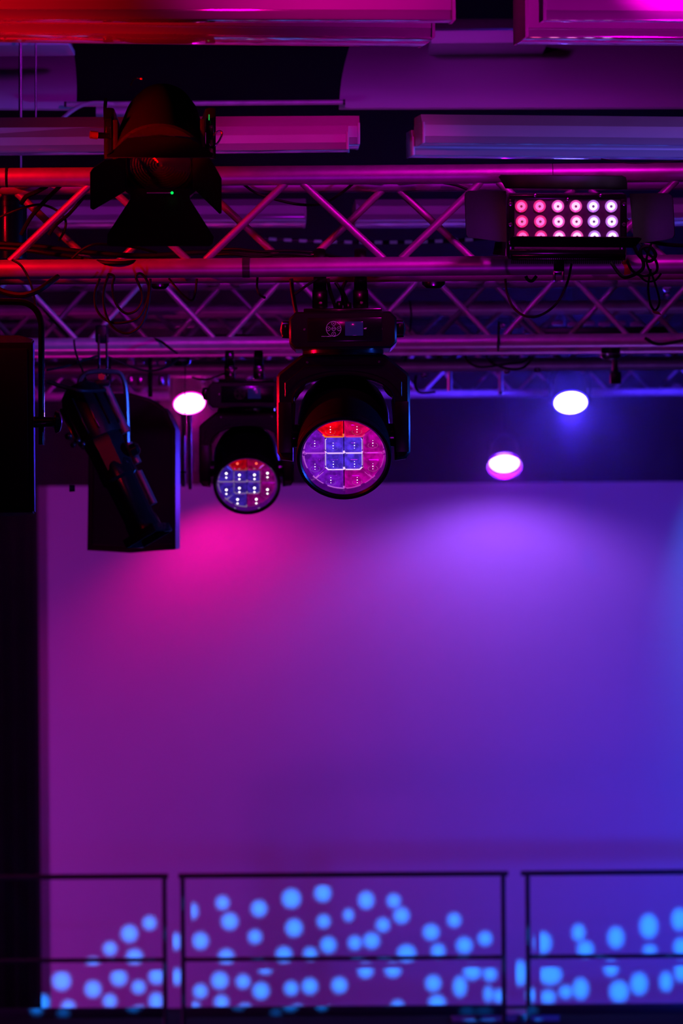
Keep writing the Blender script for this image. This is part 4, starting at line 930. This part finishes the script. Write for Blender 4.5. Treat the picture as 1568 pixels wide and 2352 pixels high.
# ------------------------------------------------------------------ blue dots: a projector with a drilled gobo plate
GP = Vector((-0.95, 5.0, 4.2))          # above and right of the camera, outside the frame
dots3 = [(955,262,28,30),(1133,290,34,36),(1290,241,41,43),(1443,215,36,38),(990,352,36,37),(1303,384,37,39),(1447,352,28,29),(600,360,29,30),(502,412,36,38),(408,485,29,30),(527,525,36,34),(813,302,18,36),(848,447,34,37),(1113,427,29,30),(728,450,22,38),(1470,467,34,36),(973,525,34,34),(1254,515,35,36),(1382,510,29,28),(172,642,41,42),(325,682,36,37),(451,627,36,36),(547,672,29,29),(635,620,34,34),(732,622,26,36),(632,740,30,38),(80,748,30,37),(205,770,30,30),(407,740,29,30),(847,692,30,31),(942,640,37,38),(1055,645,30,30),(1163,590,30,14),(1142,690,36,37),(1289,678,30,31),(1380,668,34,35),(1524,663,34,35),(950,745,30,30),(822,775,20,30),(550,800,32,34),(1065,790,34,34),(1320,797,34,36),(73,828,26,26),(325,548,28,16),(1475,800,24,28),(205,850,28,20),(1250,850,26,22)]
dots4 = [(83,240,33,37),(212,243,28,29),(248,312,33,34),(161,356,28,29),(0,310,20,26),(30,440,28,29),(108,430,34,34),(387,390,34,34),(495,333,28,30),(640,420,29,30),(543,452,34,35),(272,490,40,38),(420,478,29,30),(80,570,32,32),(208,568,34,30),(580,577,38,33),(663,587,29,30),(397,630,33,35),(522,645,28,46),(655,680,17,36),(705,690,24,30),(230,740,27,28),(415,720,36,32),(910,440,38,48),(1078,392,27,38),(1110,470,36,36),(1253,415,35,48),(1407,362,39,55),(1550,330,32,50),(1412,472,30,20),(1557,460,30,40),(805,582,28,58),(945,590,52,44),(855,685,20,30),(935,694,33,30),(1018,670,28,28),(1088,655,34,48),(1230,560,30,34),(1268,668,42,48),(1362,632,37,50),(1488,622,27,44),(1557,575,25,45),(600,808,34,20),(680,806,40,16),(890,806,44,20)]
holes = [(60 + x / 2.119, 1950 + y / 2.119, a / 2.119, b / 2.119) for x, y, a, b in dots3] + [(800 + x / 2.0417, 1950 + y / 2.0417, a / 2.0417, b / 2.0417) for x, y, a, b in dots4]
aim = (P(800, 2180, yb) - GP).normalized(); gdist = 1.0
gx = aim.cross(Vector((0, 0, 1))).normalized(); gy = gx.cross(aim)
cu = bpy.data.curves.new('gobo', 'CURVE'); cu.dimensions = '2D'; cu.fill_mode = 'BOTH'; cu.extrude = 0.0001
def poly2(pts):
    sp = cu.splines.new('POLY'); sp.points.add(len(pts) - 1)
    for q_, (x, y) in zip(sp.points, pts): q_.co = (x, y, 0, 1)
    sp.use_cyclic_u = True
poly2([(-0.2, -0.2), (0.2, -0.2), (0.2, 0.2), (-0.2, 0.2)])
for hx, hy, ha, hb in holes:
    pts = []
    for k in range(18):
        w_ = P(hx + ha * math.cos(k * math.pi / 9), hy + hb * math.sin(k * math.pi / 9), yb) - GP
        w_ *= gdist / w_.dot(aim); pts.append((w_.dot(gx), w_.dot(gy)))
    poly2(pts)
o = bpy.data.objects.new('tmp', cu); COL.objects.link(o); bpy.context.view_layer.update()
me = bpy.data.meshes.new_from_object(o.evaluated_get(bpy.context.evaluated_depsgraph_get())); bpy.data.objects.remove(o)
Mg = Matrix(((gx.x, gy.x, -aim.x, 0), (gx.y, gy.y, -aim.y, 0), (gx.z, gy.z, -aim.z, 0), (0, 0, 0, 1)))
gt = root('gobo_projector', GP, 'black projector that throws the blue dots, hanging above the picture', 'projector')
bm = B(); bm.from_mesh(me); bmesh.ops.transform(bm, matrix=Matrix.Translation(GP + aim * gdist) @ Mg, verts=bm.verts); mk('gobo_plate', bm, BLKM, gt, smooth=False)
bm = B()
for sx, sy, wx, wy in ((-1, 0, 0.01, 0.42), (1, 0, 0.01, 0.42), (0, -1, 0.42, 0.01), (0, 1, 0.42, 0.01)):
    box(bm, (sx * 0.205, sy * 0.205, -gdist / 2 + 0.02), (wx, wy, gdist + 0.08), 0, Matrix.Translation(GP) @ Mg)
mk('projector_housing', bm, BLK, gt, smooth=False)
g_ = spot('gobo_light', GP, GP + aim * 5, (0.0, 0.20, 1.0), 75000, 22, 0.0, 0.0013)
